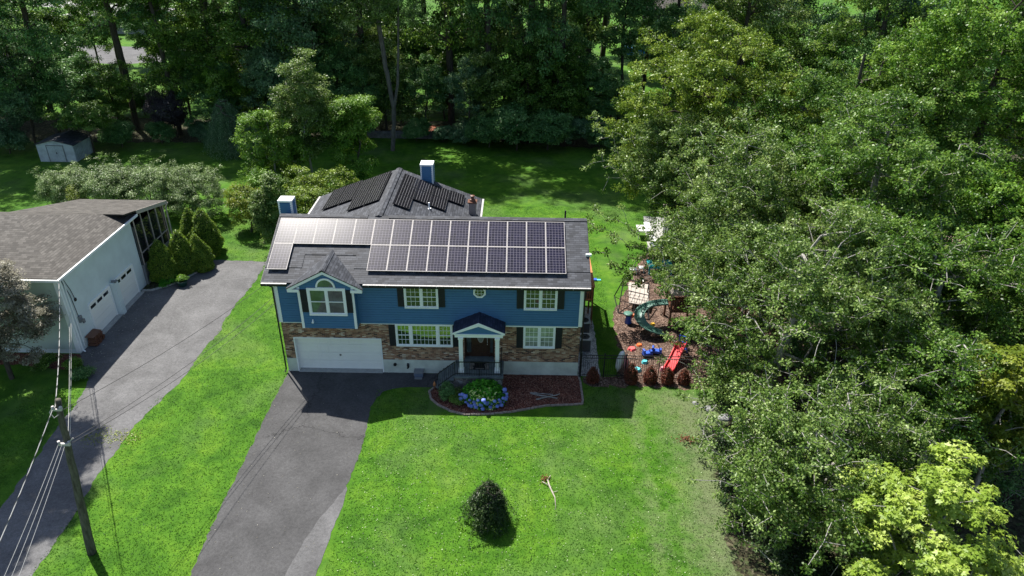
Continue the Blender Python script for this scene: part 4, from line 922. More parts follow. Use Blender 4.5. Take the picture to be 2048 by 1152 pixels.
# ------------------------------------------------ toys and garden things
def toys():
    g = 'toys in the play area'
    # red toddler slide
    t = thing('toy_slide', 'small red toddler slide with blue steps behind the black fence', 'slide', (22.1, 1.6, 0), g)
    m = MB(); a, b = Vector((22.35, 2.2, .95)), Vector((21.35, .55, .12)); d = (b-a).normalized(); s = Vector((-d.y, d.x, 0)).normalized()
    pts = [a, a.lerp(b, .3)+Vector((0, 0, -.06)), a.lerp(b, .7)+Vector((0, 0, -.1)), b, b+Vector((d.x, d.y, 0))*.25]
    for p, q in zip(pts, pts[1:]):
        w = s*.25; u = Vector((0, 0, .14))
        m.face([p-w, p+w, q+w, q-w][::-1]); m.face([p+w, p+w+u, q+w+u, q+w]); m.face([p-w, q-w, q-w+u, p-w+u]); m.face([p+w+u, p+w*1.2+u, q+w*1.2+u, q+w+u]); m.face([p+w*1.2+u, p+w*1.2-u*.4, q+w*1.2-u*.4, q+w*1.2+u])
        m.face([p-w*1.2+u, p-w+u, q-w+u, q-w*1.2+u]); m.face([p-w*1.2-u*.4, p-w*1.2+u, q-w*1.2+u, q-w*1.2-u*.4]); m.face([p-w*1.2-u*.4, q-w*1.2-u*.4, q+w*1.2-u*.4, p+w*1.2-u*.4])
    m.build('chute', 'red', t)
    m = MB(); c = a-Vector((d.x, d.y, 0))*.1
    for k in (-1, 1): m.bar(c+s*.25*k-Vector((d.x, d.y, 0))*.45-Vector((0, 0, .95)), c+s*.22*k+Vector((0, 0, .35)), .07)
    for k in range(3): p = c-Vector((d.x, d.y, 0))*(.4-.12*k)+Vector((0, 0, -.7+.27*k)); m.bar(p-s*.25, p+s*.25, .12, .05)
    m.bar(c-s*.24+Vector((0, 0, .35)), c+s*.24+Vector((0, 0, .35)), .06); m.build('steps', 'blue', t)
    # blue ride-on toys
    for i, (x, y, rz, lab) in enumerate(((20.35, 2.05, .3, 'left one of two blue ride-on toys behind the fence'), (20.95, 2.3, -.2, 'right one of two blue ride-on toys behind the fence'))):
        t = thing('ride_on_toy', lab, 'toy car', (x, y, 0), g)
        q = Matrix.Translation((x, y, 0)) @ Matrix.Rotation(rz, 4, 'Z')
        m = MB(); m.box(-.3, .3, -.16, .16, .12, .3, q); m.box(-.3, -.18, -.14, .14, .3, .52, q); m.box(.12, .28, -.13, .13, .3, .4, q); m.build('toy_body', 'blue', t, bevel=.03)
        m = MB(); m.tube([q @ Vector((.15, 0, .38)), q @ Vector((.08, 0, .55))], .02, 6); m.tube([q @ Vector((.08, -.1, .55)), q @ Vector((.08, .1, .55))], .025, 6); m.build('steering_wheel', 'black_metal', t)
        for wx in (-.2, .2):
            for wy in (-.18, .18): m = MB(); m.tube([q @ Vector((wx, wy-.03, .09)), q @ Vector((wx, wy+.03, .09))], .09, 12); m.build('wheel', 'black_metal', t)
    # low scattered things
    def disc(x, y, r, h, mat, name, lab, cat='toy'):
        m = MB(); rr = random.Random(int(x*77)); n = 14; pr = [r*rr.uniform(.75, 1.1) for _ in range(n)]
        vs = [(x+pr[k]*math.cos(2*math.pi*k/n), y+pr[k]*.8*math.sin(2*math.pi*k/n), .01) for k in range(n)]+[(x+pr[k]*.7*math.cos(2*math.pi*k/n), y+pr[k]*.56*math.sin(2*math.pi*k/n), .01+h) for k in range(n)]
        m.raw(vs, [(k, (k+1) % n, n+(k+1) % n, n+k) for k in range(n)]+[tuple(range(n, 2*n))]); return tag(m.build(name, mat, smooth=False, bevel=.01), lab, cat, g)
    disc(19.55, 2.75, .32, .12, 'pinkred', 'sand_mould', 'pink-red plastic sand mould on the wood chips left of the blue toys')
    disc(20.05, 3.2, .22, .1, 'orange', 'sand_mould', 'orange plastic sand mould on the wood chips above the blue toys')
    disc(20.1, 1.35, .22, .16, 'cyan', 'toy_bowl', 'small light-blue plastic bowl just below the blue toys')
    disc(19.5, .55, .34, .16, 'cyan', 'toy_bowl', 'larger light-blue plastic bowl near the fence')
    disc(21.25, 6.0-.4, .18, .12, 'yellow', 'toy_bowl', 'small yellow toy beside the green slide')
    disc(21.0, .6, .16, .25, 'pink', 'toy_bowl', 'small pink toy at the foot of the red slide')
    # play stand blue and orange
    t = thing('toy_stand', 'blue and orange plastic play stand alone on the wood chips', 'toy', (19.75, 5.9, 0), g)
    m = MB(); m.lathe([(.2, 0), (.24, .05), (.18, .5), (.22, .55)], (19.7, 5.8, 0), 12); m.build('stand_base', 'blue', t, smooth=True)
    m = MB(); m.lathe([(.05, .5), (.28, .62), (.3, .7), (.05, .66)], (19.66, 5.85, 0), 12); m.build('stand_tray', 'green_p', t, smooth=True)
    m = MB(); m.tube([(19.85, 5.8, .45), (20.05, 5.75, .62), (20.25, 5.8, .6)], [.09, .13, .06], 10); m.build('stand_scoop', 'orange', t, smooth=True)
    # net frame with a white panel
    t = thing('climbing_net', 'leaning black tube frame with netting and a pale panel behind it', 'climbing net', (20.4, 7.4, 0), g)
    m = MB(); A, B, Cc, D = Vector((19.2, 7.0, .05)), Vector((21.1, 6.2, .05)), Vector((21.3, 8.4, 1.5)), Vector((19.7, 9.0, 1.5))
    for p, q in ((A, B), (B, Cc), (Cc, D), (D, A), (A+Vector((0, 2.2, 0)), D), (B+Vector((.1, 2.2, 0)), Cc), (A, A+Vector((0, 2.2, 0))), (B, B+Vector((.1, 2.2, 0)))): m.tube([p, q], .035, 6)
    m.build('tube_frame', 'black_metal', t)
    m = MB()
    for k in range(1, 6): m.bar(A.lerp(B, k/6), D.lerp(Cc, k/6), .02); m.bar(A.lerp(D, k/6), B.lerp(Cc, k/6), .02)
    m.build('net', 'black_metal', t)
    m = MB(); m.raw([(19.95, 7.55, .45), (21.2, 7.2, .45), (21.45, 9.1, 1.0), (20.1, 9.4, 1.0), (19.95, 7.55, .5), (21.2, 7.2, .5), (21.45, 9.1, 1.05), (20.1, 9.4, 1.05)], [(0, 3, 2, 1), (4, 5, 6, 7), (0, 1, 5, 4), (1, 2, 6, 5), (2, 3, 7, 6), (3, 0, 4, 7)]); m.build('pale_panel', 'tan', t)
    # swing and slide playset
    t = thing('playset', 'wooden playset with tan canopy and curved dark green slide under the tree', 'playset', (22.9, 6, 0), g)
    m = MB()
    for x, y in ((22.2, 5.2), (23.7, 5.2), (22.2, 6.8), (23.7, 6.8)): m.box(x-.06, x+.06, y-.06, y+.06, 0, 3.0)
    for z in (1.3, 2.05): m.box(22.2, 23.7, 5.17, 5.23, z, z+.12); m.box(22.2, 23.7, 6.77, 6.83, z, z+.12); m.box(22.17, 22.23, 5.2, 6.8, z, z+.12)
    m.bar((23.7, 6, 2.7), (27.2, 6.4, 2.6), .12); m.bar((27.2, 6.4, 2.6), (27.0, 5.3, 0), .1); m.bar((27.2, 6.4, 2.6), (27.3, 7.5, 0), .1)
    m.build('timber_frame', 'brownwood', t)
    m = MB(); m.box(22.14, 23.76, 5.14, 6.86, 1.22, 1.29)
    for k in range(9): x = 22.32+k*.16; m.box(x, x+.06, 5.14, 5.165, 1.3, 2.05)
    m.build('platform', 'brownwood', t)
    m = MB(); m.raw([(21.95, 4.95, 2.75), (23.95, 4.95, 2.75), (23.95, 7.05, 2.75), (21.95, 7.05, 2.75), (21.95, 6.0, 3.45), (23.95, 6.0, 3.45)], [(0, 1, 5, 4), (3, 4, 5, 2), (0, 4, 3), (1, 2, 5)]); m.build('canopy', 'tan', t)
    m = MB(); m.box(21.92, 23.98, 4.88, 4.96, 2.6, 2.76); m.bar((23.2, 7.3, 3.1), (24.6, 5.2, 2.6), .12); m.build('canopy_beam', 'bark_w', t)
    # curved slide
    m = MB(); path = []
    for k in range(15):
        a = k/14; ang = R(85)+a*R(235); rad = .95; cx, cy = 21.15, 4.95
        path.append(Vector((cx+rad*1.0*math.cos(ang)*(1.0), cy+rad*math.sin(ang)*.9, 1.3*(1-a)**.9+.1)))
    path = [Vector((22.15, 5.95, 1.42)), Vector((21.75, 6.0, 1.38))]+path
    w = .27; vs = []; fs = []
    for i, p in enumerate(path):
        d = (path[min(i+1, len(path)-1)]-path[max(i-1, 0)]); d.z = 0; d.normalize(); s = Vector((-d.y, d.x, 0))
        for k in range(7): th = math.pi*k/6; vs.append(p+s*w*math.cos(th)*1.1+Vector((0, 0, -.2*math.sin(th)+.14)))
        for k in range(7): th = math.pi*(6-k)/6; vs.append(p+s*(w+.03)*math.cos(th)*1.1+Vector((0, 0, -.23*math.sin(th)+.14)))
    for i in range(len(path)-1):
        for k in range(14): fs.append((i*14+k, i*14+(k+1) % 14, (i+1)*14+(k+1) % 14, (i+1)*14+k))
    m.raw(vs, fs); m.build('curved_slide', 'green_p', t, smooth=True)
    m = MB(); m.bar((21.9, 4.0, .03), (22.35, 2.9, .03), .12, .08); m.build('ground_beam', 'brownwood', t)
    # teal climbing table etc. behind
    t = thing('play_table', 'bright teal plastic play table with a scalloped rim behind the net frame', 'play table', (22.9, 12.9, 0), g)
    m = MB(); m.box(22.0, 23.8, 12.4, 13.5, .62, .68); m.box(22.0, 23.8, 12.36, 12.4, .55, .74); m.box(22.0, 23.8, 13.5, 13.54, .55, .74)
    for k in range(5): m.box(22.12+k*.34, 22.32+k*.34, 12.55, 12.9, .68, .73); m.box(22.15+k*.34, 22.3+k*.34, 13.05, 13.35, .68, .76)
    m.build('table_top', 'teal', t, bevel=.02)
    for x in (22.1, 23.7):
        for y in (12.5, 13.4): m = MB(); m.box(x-.05, x+.05, y-.05, y+.05, 0, .62); m.build('leg', 'teal', t)
    for i, (x, y, sx, lab) in enumerate(((20.95, 12.7, .5, 'pale plastic stool at the left of the teal play table'), (21.6, 13.0, .35, 'small white plastic stool touching the teal play table'))):
        t = thing('plastic_stool', lab, 'stool', (x, y, 0), g); m = MB(); m.box(x-sx/2, x+sx/2, y-.2, y+.2, .3, .36); m.build('seat', 'whitep', t, bevel=.02)
        for a in (-1, 1):
            for b in (-1, 1): m = MB(); m.bar((x+a*sx*.4, y+b*.15, .3), (x+a*sx*.48, y+b*.2, 0), .05); m.build('leg', 'whitep', t)
    # red and white small things by the frame
    t = thing('toy_tricycle', 'small red and white tricycle just behind the net frame', 'tricycle', (21.0, 10.3, 0), g); x, y = 21.0, 10.3
    m = MB(); m.tube([(x-.3, y, .25), (x, y, .35), (x+.25, y, .5), (x+.3, y, .62)], .035, 7); m.box(x-.25, x-.02, y-.1, y+.1, .4, .46); m.build('frame', 'red', t)
    m = MB(); m.tube([(x+.3, y-.22, .62), (x+.3, y+.22, .62)], .03, 6); m.build('handlebar', 'whitep', t)
    for wx, wy, r in ((x+.3, y, .17), (x-.3, y-.2, .12), (x-.3, y+.2, .12)): m = MB(); m.tube([(wx, wy-.03, r), (wx, wy+.03, r)], r, 14); m.build('wheel', 'whitep', t)
    # patio furniture
    t = thing('patio_table', 'square white table at the edge of the lawn beside the paved strip', 'table', (22.7, 19.4, 0))
    m = MB(); m.box(22.1, 23.1, 18.5, 19.7, .7, .75); m.build('table_top', 'whitep', t, bevel=.01)
    for x in (22.2, 23.0):
        for y in (18.6, 19.6): m = MB(); m.box(x-.03, x+.03, y-.03, y+.03, 0, .7); m.build('leg', 'whitep', t)
    t = thing('bench', 'long white backless bench along the paved strip', 'bench', (23.3, 18.2, 0))
    m = MB(); m.raw([(22.95, 16.4, .45), (23.45, 16.4, .45), (23.35, 20.8, .45), (22.9, 20.8, .45), (22.95, 16.4, .52), (23.45, 16.4, .52), (23.35, 20.8, .52), (22.9, 20.8, .52)], [(0, 3, 2, 1), (4, 5, 6, 7), (0, 1, 5, 4), (1, 2, 6, 5), (2, 3, 7, 6), (3, 0, 4, 7)]); m.build('seat', 'whitep', t)
    for y in (16.7, 18.5, 20.4): m = MB(); m.box(23.0, 23.4, y-.04, y+.04, 0, .45); m.build('leg', 'whitep', t)
    t = thing('planter_barrel', 'round grey barrel planter with a pale lid at the end of the bench', 'barrel', (23.1, 15.6, 0))
    m = MB(); m.lathe([(.36, 0), (.44, .1), (.46, .5), (.42, .9), (.44, .92)], (23.1, 15.6, 0), 18); m.build('barrel_body', 'greybrown', t, smooth=True)
    m = MB(); m.lathe([(.52, .92), (.55, .98), (.3, 1.08), (.05, 1.12)], (23.1, 15.6, 0), 18); m.build('lid', 'whitep', t, smooth=True)
    t = thing('outdoor_cabinet', 'brown outdoor play kitchen with orange-red things on its counter', 'play kitchen', (24.0, 15.3, 0))
    m = MB(); m.box(23.6, 24.9, 14.9, 15.5, 0, .85); m.box(23.6, 24.9, 15.4, 15.5, .89, 1.5); m.build('cabinet_body', 'greybrown', t)
    m = MB(); m.box(23.56, 24.94, 14.86, 15.39, .855, .9); m.build('counter', 'tan', t)
    m = MB(); m.lathe([(.1, 0), (.17, .05), (.15, .22), (.05, .24)], (23.95, 15.1, .9), 12); m.lathe([(.08, 0), (.12, .05), (.1, .15)], (24.25, 15.15, .9), 12); m.build('pots', 'orange', t)
    m = MB(); m.tube([(23.7, 15.45, 1.5), (23.7, 15.45, 2.1)], .04, 6); m.tube([(24.8, 15.45, 1.5), (24.8, 15.45, 1.9), (23.9, 15.45, 1.9)], .03, 6); m.build('rail', 'whitep', t)
    t = thing('lean_to_shed', 'grey wooden lean-to shed mostly hidden under the tree by the paved strip', 'shed', (25.3, 18.2, 0))
    m = MB(); m.box(24.3, 26.5, 17.0, 19.5, 0, 1.9); m.build('wall', 'grey', t)
    m = MB(); m.raw([(24.1, 16.8, 2.0), (26.7, 16.8, 2.0), (26.7, 19.7, 2.5), (24.1, 19.7, 2.5), (24.1, 16.8, 2.08), (26.7, 16.8, 2.08), (26.7, 19.7, 2.58), (24.1, 19.7, 2.58)], [(0, 3, 2, 1), (4, 5, 6, 7), (0, 1, 5, 4), (1, 2, 6, 5), (2, 3, 7, 6), (3, 0, 4, 7)]); m.build('roof', 'tan', t)
    m = MB(); m.box(25.0, 25.8, 16.96, 17.0, .05, 1.75); m.build('door', 'greybrown', t)
    # hanging bag on the fence
    t = thing('folded_umbrella', 'folded white and pink umbrella leaning on the fence post', 'umbrella', (18.6, .25, 0))
    m = MB(); m.tube([(18.35, .35, .1), (18.38, .34, .4), (18.45, .32, .9), (18.55, .28, 1.4), (18.6, .26, 1.55)], [.04, .17, .22, .16, .03], 10); m.build('canopy_cloth', 'whitep', t, smooth=True)
    m = MB(); m.tube([(18.78, .3, .15), (18.8, .28, .7), (18.74, .26, 1.25)], [.03, .14, .03], 9); m.build('canopy_panel', 'pink', t, smooth=True)
    m = MB(); m.tube([(18.33, .36, 0), (18.62, .25, 1.65)], .015, 6); m.build('shaft', 'alu', t)
    t = thing('kickboard', 'small flat blue toy lying on the lawn right of the house', 'toy', (18.2, 11.5, 0)); m = MB(); m.box(17.9, 18.5, 11.4, 11.6, .02, .07); m.build('board', 'cyan', t, bevel=.02)
    m = MB(); m.box(18.0, 18.2, 11.36, 11.64, .075, .11); m.build('strap', 'blue', t)
    # pots by the conical shrubs
    t = thing('flower_pot', 'round dark teal pot on the curb below the conical shrubs', 'pot', (-10.75, 9.75, 0)); m = MB(); m.lathe([(.25, 0), (.34, .35), (.38, .4), (.34, .41), (.3, .34)], (-10.75, 9.75, 0), 18); m.build('pot_body', 'darkpot', t, smooth=True)
    # far-off pool, house, posts
    t = thing('swimming_pool', 'bright blue above-ground pool far behind the woods', 'pool', (34, 95, 0))
    m = MB(); n = 26; vs = []; fs = []
    for k in range(n):
        a = 2*math.pi*k/n
        for r, z in ((3.3, 0), (3.3, 1.2), (3.1, 1.2), (3.1, 1.05)): vs.append((34+r*math.cos(a), 95+r*math.sin(a)*.9, z))
    for k in range(n):
        b, c = k*4, ((k+1) % n)*4
        for q in range(3): fs.append((b+q, c+q, c+q+1, b+q+1))
    m.raw(vs, fs); m.build('pool_wall', 'pool', t)
    m = MB(); m.face([(34+3.1*math.cos(2*math.pi*k/n), 95+2.8*math.sin(2*math.pi*k/n), 1.08) for k in range(n)]); m.build('pool_water', 'cyan', t)
    t = thing('house', 'distant grey house with white corner trim showing between the trees behind the pool', 'house', (40, 108, 0))
    m = MB(); m.box(36.5, 52, 104, 114, 0, 6.2); m.raw([(36.5, 104, 6.2), (36.5, 114, 6.2), (36.5, 109, 9)], [(0, 1, 2)]); m.build('wall', 'dullwall', t)
    m = MB(); m.slab([(35.8, 103.4, 6.1), (52.5, 103.4, 6.1), (52.5, 109, 9.1), (35.8, 109, 9.1)], .2, (0, 0, 0), (1, 0, 0), (0, 1, .5)); m.slab([(52.5, 114.6, 6.1), (35.8, 114.6, 6.1), (35.8, 109, 9.1), (52.5, 109, 9.1)], .2, (0, 0, 0), (1, 0, 0), (0, -1, .5)); m.build('roof', 'shingle_brown', t)
    m = MB(); m.box(36.4, 36.8, 103.9, 104.1, 0, 6.1); m.box(36.8, 52, 103.9, 103.98, 2.9, 3.15); m.box(40.6, 40.8, 103.9, 104.02, 3.2, 6); m.build('corner_trim', 'whitep', t)
    m = MB(); m.box(38, 39.6, 103.93, 103.98, 3.6, 5.2); m.build('window', 'screen', t)
    t = thing('house', 'distant building with a pale flat roof glimpsed through the trees at upper left', 'house', (-62, 108, 0))
    m = MB(); m.box(-72, -58, 106, 116, 0, 3); m.build('wall', 'dullwall', t)
    m = MB(); m.box(-72.5, -57.5, 105.5, 116.5, 3, 3.3); m.build('roof', 'concrete', t)
    m = MB()
    for x in (-70, -66, -61.5): m.box(x, x+1.3, 105.93, 105.99, 1, 2.3)
    m.build('window', 'screen', t)
M['bark_w'] = plain('grey timber', (.42, .38, .33), .8, 0, .2, 4); M['dullwall'] = plain('grey wall', (.3, .3, .29), .8)
toys()
# ------------------------------------------------ vegetation
def frusta(P, Q, ra, rb, n=5):
    d = Q-P; L = np.linalg.norm(d, axis=1)[:, None]+1e-6; d = d/L
    a = np.where(np.abs(d[:, 2:3]) < .9, np.array([[0, 0, 1.]]), np.array([[1., 0, 0]])); u = np.cross(a, d); u /= np.linalg.norm(u, axis=1)[:, None]; v = np.cross(d, u)
    th = 2*np.pi*np.arange(n)/n; c, s = np.cos(th)[None, :, None], np.sin(th)[None, :, None]
    ring = u[:, None]*c+v[:, None]*s; A = P[:, None]+ring*ra[:, None, None]; B = (Q+d*np.minimum(rb, .03)[:, None])[:, None]+ring*rb[:, None, None]
    V = np.concatenate([A, B], 1).reshape(-1, 3); m = len(P); k = np.arange(n); k2 = (k+1) % n
    F = np.stack([k, k2, n+k2, n+k], 1)[None]+(np.arange(m)*2*n)[:, None, None]
    return V, F.reshape(-1, 4)
def leaves(rs, C, cr, per, L, W, D, up=.8, flat=.65, blades=1, jit=.5, droop=0):
    """C clump centres, D clump outward dirs"""
    n = len(C); N = n*per; ci = np.repeat(np.arange(n), per)
    g = rs.normal(size=(N, 3)); g /= np.linalg.norm(g, axis=1)[:, None]; rad = rs.uniform(.15, 1, N)**.6
    off = g*rad[:, None]; off[:, 2] *= flat; P = C[ci]+off*cr[ci][:, None]
    nr = off*.7+D[ci]*.35+rs.normal(size=(N, 3))*jit; nr[:, 2] += up; nr /= np.linalg.norm(nr, axis=1)[:, None]
    t = off+rs.normal(size=(N, 3))*.5; t[:, 2] -= droop; t -= nr*np.sum(t*nr, 1)[:, None]; t /= np.linalg.norm(t, axis=1)[:, None]+1e-6; b = np.cross(nr, t)
    l = L*rs.uniform(.7, 1.25, N)[:, None]; w = W*rs.uniform(.7, 1.2, N)[:, None]
    Vs = []; Fs = []
    for k in range(blades):
        a = 0 if blades == 1 else (k-(blades-1)/2)*1.0
        tt = t*math.cos(a)+b*math.sin(a); bb = np.cross(nr, tt); q = 1.0 if abs(a) < .1 else .8
        V = np.stack([P, P+tt*l*.45*q+bb*w*.5+nr*w*.12, P+tt*l*q, P+tt*l*.45*q-bb*w*.5+nr*w*.12], 1); Vs.append(V)
    V = np.concatenate(Vs, 1).reshape(-1, 3); F = np.arange(len(V)).reshape(-1, 4); return V, F, np.repeat(ci, blades)
def crown_points(rs, n, R_, z0, z1, lobes, shell=.62, lean=(0, 0), full=0, sub=0, spr=.7):
    nall = n; n = n if not sub else max(6, n//sub)
    zc, hz = (z0+z1)/2, (z1-z0)/2; L = []
    for i in range(lobes):
        d = rs.normal(size=3); d /= np.linalg.norm(d); d[2] = d[2]*.9+.12; r = rs.uniform(.36, .55)
        L.append((d*(1-r*.75)*rs.uniform(.75, 1.05), r))
    L.append((np.zeros(3), .62)); pts = []
    while len(pts) < n:
        c, r = L[rs.randint(len(L))]; d = rs.normal(size=3); d /= np.linalg.norm(d)
        if d[2] < -.75: continue
        p = c+d*r*rs.uniform(shell, 1.04)
        ins = sum(np.linalg.norm(p-c2) < r2*.72 for c2, r2 in L)
        if ins and rs.rand() < .75: continue
        pts.append(p)
    pts = np.array(pts)
    if full: pts[:, :2] *= (np.clip(1-np.minimum(pts[:, 2], 0)**2, .12, 1)**(-.5*full))[:, None]
    out = np.stack([pts[:, 0]*R_+lean[0]*(pts[:, 2]+1)/2, pts[:, 1]*R_+lean[1]*(pts[:, 2]+1)/2, zc+pts[:, 2]*hz], 1)
    if sub:
        k = np.repeat(np.arange(len(out)), sub); o = rs.normal(size=(len(k), 3))*np.array([spr, spr, spr*.42])*rs.uniform(.6, 1.3, len(out))[k][:, None]
        o[:, 2] -= .18*np.linalg.norm(o[:, :2], axis=1); out = out[k]+o
    return out
def skeleton(rs, C, trunk, tr, wig=.12):
    T = np.array(trunk, float); pos = [T[0]]; par = [-1]
    for a, b in zip(T, T[1:]):
        k = max(1, int(np.linalg.norm(b-a)/.7))
        for i in range(1, k+1): pos.append(a+(b-a)*i/k+rs.normal(size=3)*.03); par.append(len(pos)-2)
    nt_ = len(pos); pos = list(pos)
    axis = T[:, :2].mean(0); o = np.argsort(np.linalg.norm(C[:, :2]-axis, axis=1)+.25*np.abs(C[:, 2]-T[-1, 2]))
    cap = len(pos)+len(C)*4; PA = np.zeros((cap, 3)); PA[:len(pos)] = pos; n = len(pos); tipid = []
    for i in o:
        c = C[i]; d = c-PA[:n]; dist = np.linalg.norm(d, axis=1); cost = dist*(1+.9*np.clip(-d[:, 2]/(dist+1e-6), 0, 1))+.25*np.linalg.norm(PA[:n, :2]-axis, axis=1)*0
        j = int(np.argmin(cost)); L = dist[j]; k = min(3, max(1, int(L/.55))); prev = j; a = PA[j].copy()
        for q in range(1, k+1):
            t = q/k; p = a+(c-a)*t; p[2] += .12*L*math.sin(math.pi*t)*(1 if L > 1 else .3); p += rs.normal(size=3)*wig*L*.25*(q < k)
            PA[n] = p; par.append(prev); prev = n; n += 1
        tipid.append(prev)
    cnt = np.zeros(n); cnt[tipid] = 1
    for i in range(n-1, 0, -1): cnt[par[i]] += cnt[i]
    rad = tr*np.sqrt(np.maximum(cnt, .5)/cnt[0]); rad[:nt_] = np.maximum(rad[:nt_], tr*(1-.75*np.arange(nt_)/nt_)); rad = np.maximum(rad, .013)
    par = np.array(par); k = np.arange(1, n); pr = par[1:n]; ra = np.minimum(rad[pr], rad[k]*1.35); ra = np.where(k < nt_, rad[pr], ra)
    return PA[pr], PA[k], ra, rad[k]
def tree(name, label, cat, x, y, H_, R_, z0, kind, seed, clumps=260, per=60, L=.17, W=.11, cr=.5, lobes=9, tr=.22, bark='bark', lean=(0, 0), trunk_h=None, extra=None, group=None, blades=1, shell=.62, up=.8, trunk=None, jit=.5, wood=True, z1=None, flat=.65, droop=0, full=0, exthin=0, sub=0, spr=.7):
    rs = np.random.RandomState(seed); root = thing(name, label, cat, (x, y, 0), group)
    C = crown_points(rs, clumps, R_, z0, z1 or H_, lobes, shell, lean, full, sub, spr); th = trunk_h or H_*.8
    crs = cr*rs.uniform(.65, 1.25, len(C)); ctr = np.array([lean[0]*.5, lean[1]*.5, (z0+H_)/2])
    if extra is not None: ex = np.array(extra, float)-np.array([x, y, 0]); C = np.concatenate([C, ex]); crs = np.concatenate([crs, np.full(len(ex), .26)])
    if trunk is None: trunk = [(0, 0, -.1), (rs.normal()*.1, rs.normal()*.1, th*.3), (lean[0]*.4+rs.normal()*.25, lean[1]*.4+rs.normal()*.25, th*.65), (lean[0]*.8, lean[1]*.8, th)]
    if wood:
        P, Q, ra, rb = skeleton(rs, C, trunk, tr); V, F = frusta(P, Q, ra, rb, 5); np_mesh('trunk', V, F, bark, root, smooth=True)
    D = C-ctr; D /= np.linalg.norm(D, axis=1)[:, None]
    V, F, ci = leaves(rs, C, crs, per, L, W, D, up, flat, blades, jit, droop)
    if extra is not None and exthin: kk = (ci < len(C)-len(ex)) | (rs.rand(len(ci)) < exthin); V = V.reshape(-1, 4*1, 3)[kk].reshape(-1, 3); ci = ci[kk]; F = np.arange(len(V)).reshape(-1, 4)
    ct = rs.uniform(0, 1, len(C)); tint = np.clip(.6*ct[ci]+.4*rs.uniform(0, 1, len(ci)), 0, 1)
    np_mesh('crown', V, F, 'leaf_'+kind, root, tint); return root
def woods_right():
    g = 'tall trees on the east side of the garden'
    T = lambda *a, **k: tree('deciduous_tree', *a, **dict(dict(exthin=.45, group=g, jit=.85, up=.6, sub=13, spr=.72), **k))
    T('large rounded olive-yellow tree left of the right-hand tree group', 'tree', 27.3, 19.5, 17.0, 7.0, 1.2, 'olive', 11, 2015, 63, .17, .11, .42, 16, .32)
    T('broad mid-green tree directly right of the olive-yellow one', 'tree', 35.2, 15.5, 18.8, 6.6, 1.4, 'maple', 12, 1860, 63, .17, .11, .42, 15, .32)
    T('tall light-green tree filling the upper right corner of the view', 'tree', 43.5, 14.5, 20.5, 7.2, 1.4, 'fresh', 13, 2015, 63, .17, .11, .43, 16, .34)
    rr = random.Random(12)
    base = [(20.5, 7, 4.0), (19.9, 7, 4.5), (19.2, 7, 4.9), (18.3, 7, 5.4), (17.2, 7.1, 6.0), (18.9, 6.6, 4.1), (18.2, 6.5, 4.0), (17.8, 6.4, 4.4), (19.5, 6.6, 3.4), (19.1, 6.4, 3.1), (18.4, 7.6, 6.4), (17.6, 7.6, 6.9), (20.2, 7.4, 5.6), (19.4, 7.6, 6.2), (19.8, 6.2, 2.7), (20.6, 5.9, 3.0), (16.9, 7.2, 6.5), (21.2, 7, 4.4)]
    ex = [(a+rr.gauss(0, .3), b+rr.gauss(0, .3), c+rr.gauss(0, .25)) for a, b, c in base for _ in range(3)]
    ex += [(rr.uniform(21.3, 24.0), rr.uniform(2.5, 7.5), rr.uniform(4.2, 6.8)) for _ in range(30)] + [(rr.uniform(21.0, 24.5), rr.uniform(2.0, 9), rr.uniform(3.6, 6.4)) for _ in range(70)] + [(rr.uniform(20.3, 22.4), rr.uniform(3.5, 9), rr.uniform(3.4, 5.4)) for _ in range(34)]
    T('mid-green tree with thin branches reaching left over the play area', 'tree', 25.4, 5.4, 13.2, 5.6, 2.0, 'silver', 14, 1937, 46, .145, .10, .33, 15, .26, 'bark_grey', extra=ex, shell=.45, exthin=.8)
    base = [(19.3, 17, 8.9), (18.9, 17, 9.2), (18.4, 17, 9.0), (18.0, 16.8, 9.6), (17.7, 16.8, 10.1), (18.6, 16.6, 7.6), (18.0, 16.4, 7.1), (17.4, 16.2, 7.0), (19.4, 16.8, 8.0), (20.2, 17, 8.6), (19.2, 16.5, 6.4), (18.7, 16.2, 5.9), (20.0, 16.5, 7.2)]
    ex = [(a+rr.gauss(0, .3), b+rr.gauss(0, .3), c+rr.gauss(0, .25)) for a, b, c in base for _ in range(3)]
    T('slender tree whose pale-leaved side branches hang over the back lawn edge', 'tree', 23.8, 15.4, 11.5, 3.4, 2.5, 'silver', 15, 868, 49, .15, .10, .33, 10, .17, 'bark_grey', extra=ex, shell=.5)
    T('dense dark green tree at the middle of the right-hand group', 'tree', 32.6, 5.0, 15.2, 6.0, 1.4, 'maple', 16, 1937, 54, .15, .10, .36, 15, .3, 'bark_grey', shell=.5)
    T('tree at the right edge beside the glimpse of pinkish paving', 'tree', 39.5, 2.5, 11.0, 4.6, 3, 'fresh', 17, 1085, 54, .16, .105, .38, 11, .26, shell=.5)
    T('grey-branched tree with sparse pale leaves in the centre of the right half', 'tree', 25.6, -3.8, 12.2, 5.4, 1.2, 'silver', 18, 1782, 43, .135, .09, .31, 14, .26, 'bark_grey', shell=.3)
    T('grey-branched dark tree above the lime-green tree at the right', 'tree', 32.4, -3.6, 12.0, 5.2, 2, 'maple', 19, 1472, 50, .14, .09, .33, 13, .26, 'bark_grey', shell=.4)
    ex = [(rr.uniform(21.5, 23.2), rr.uniform(-10, -5), rr.uniform(.8, 2.6)) for _ in range(30)]
    T('tree with bare grey twigs leaning over the lower right lawn edge', 'tree', 24.9, -12.0, 9.6, 4.1, .6, 'silver', 20, 1472, 41, .12, .078, .29, 13, .22, 'bark_grey', shell=.3, extra=ex)
    T('dark shaded tree behind the yellow-green maple', 'tree', 30.6, -9.2, 8.6, 3.9, .6, 'maple', 21, 1116, 45, .13, .085, .3, 11, .2, 'bark_grey', shell=.4)
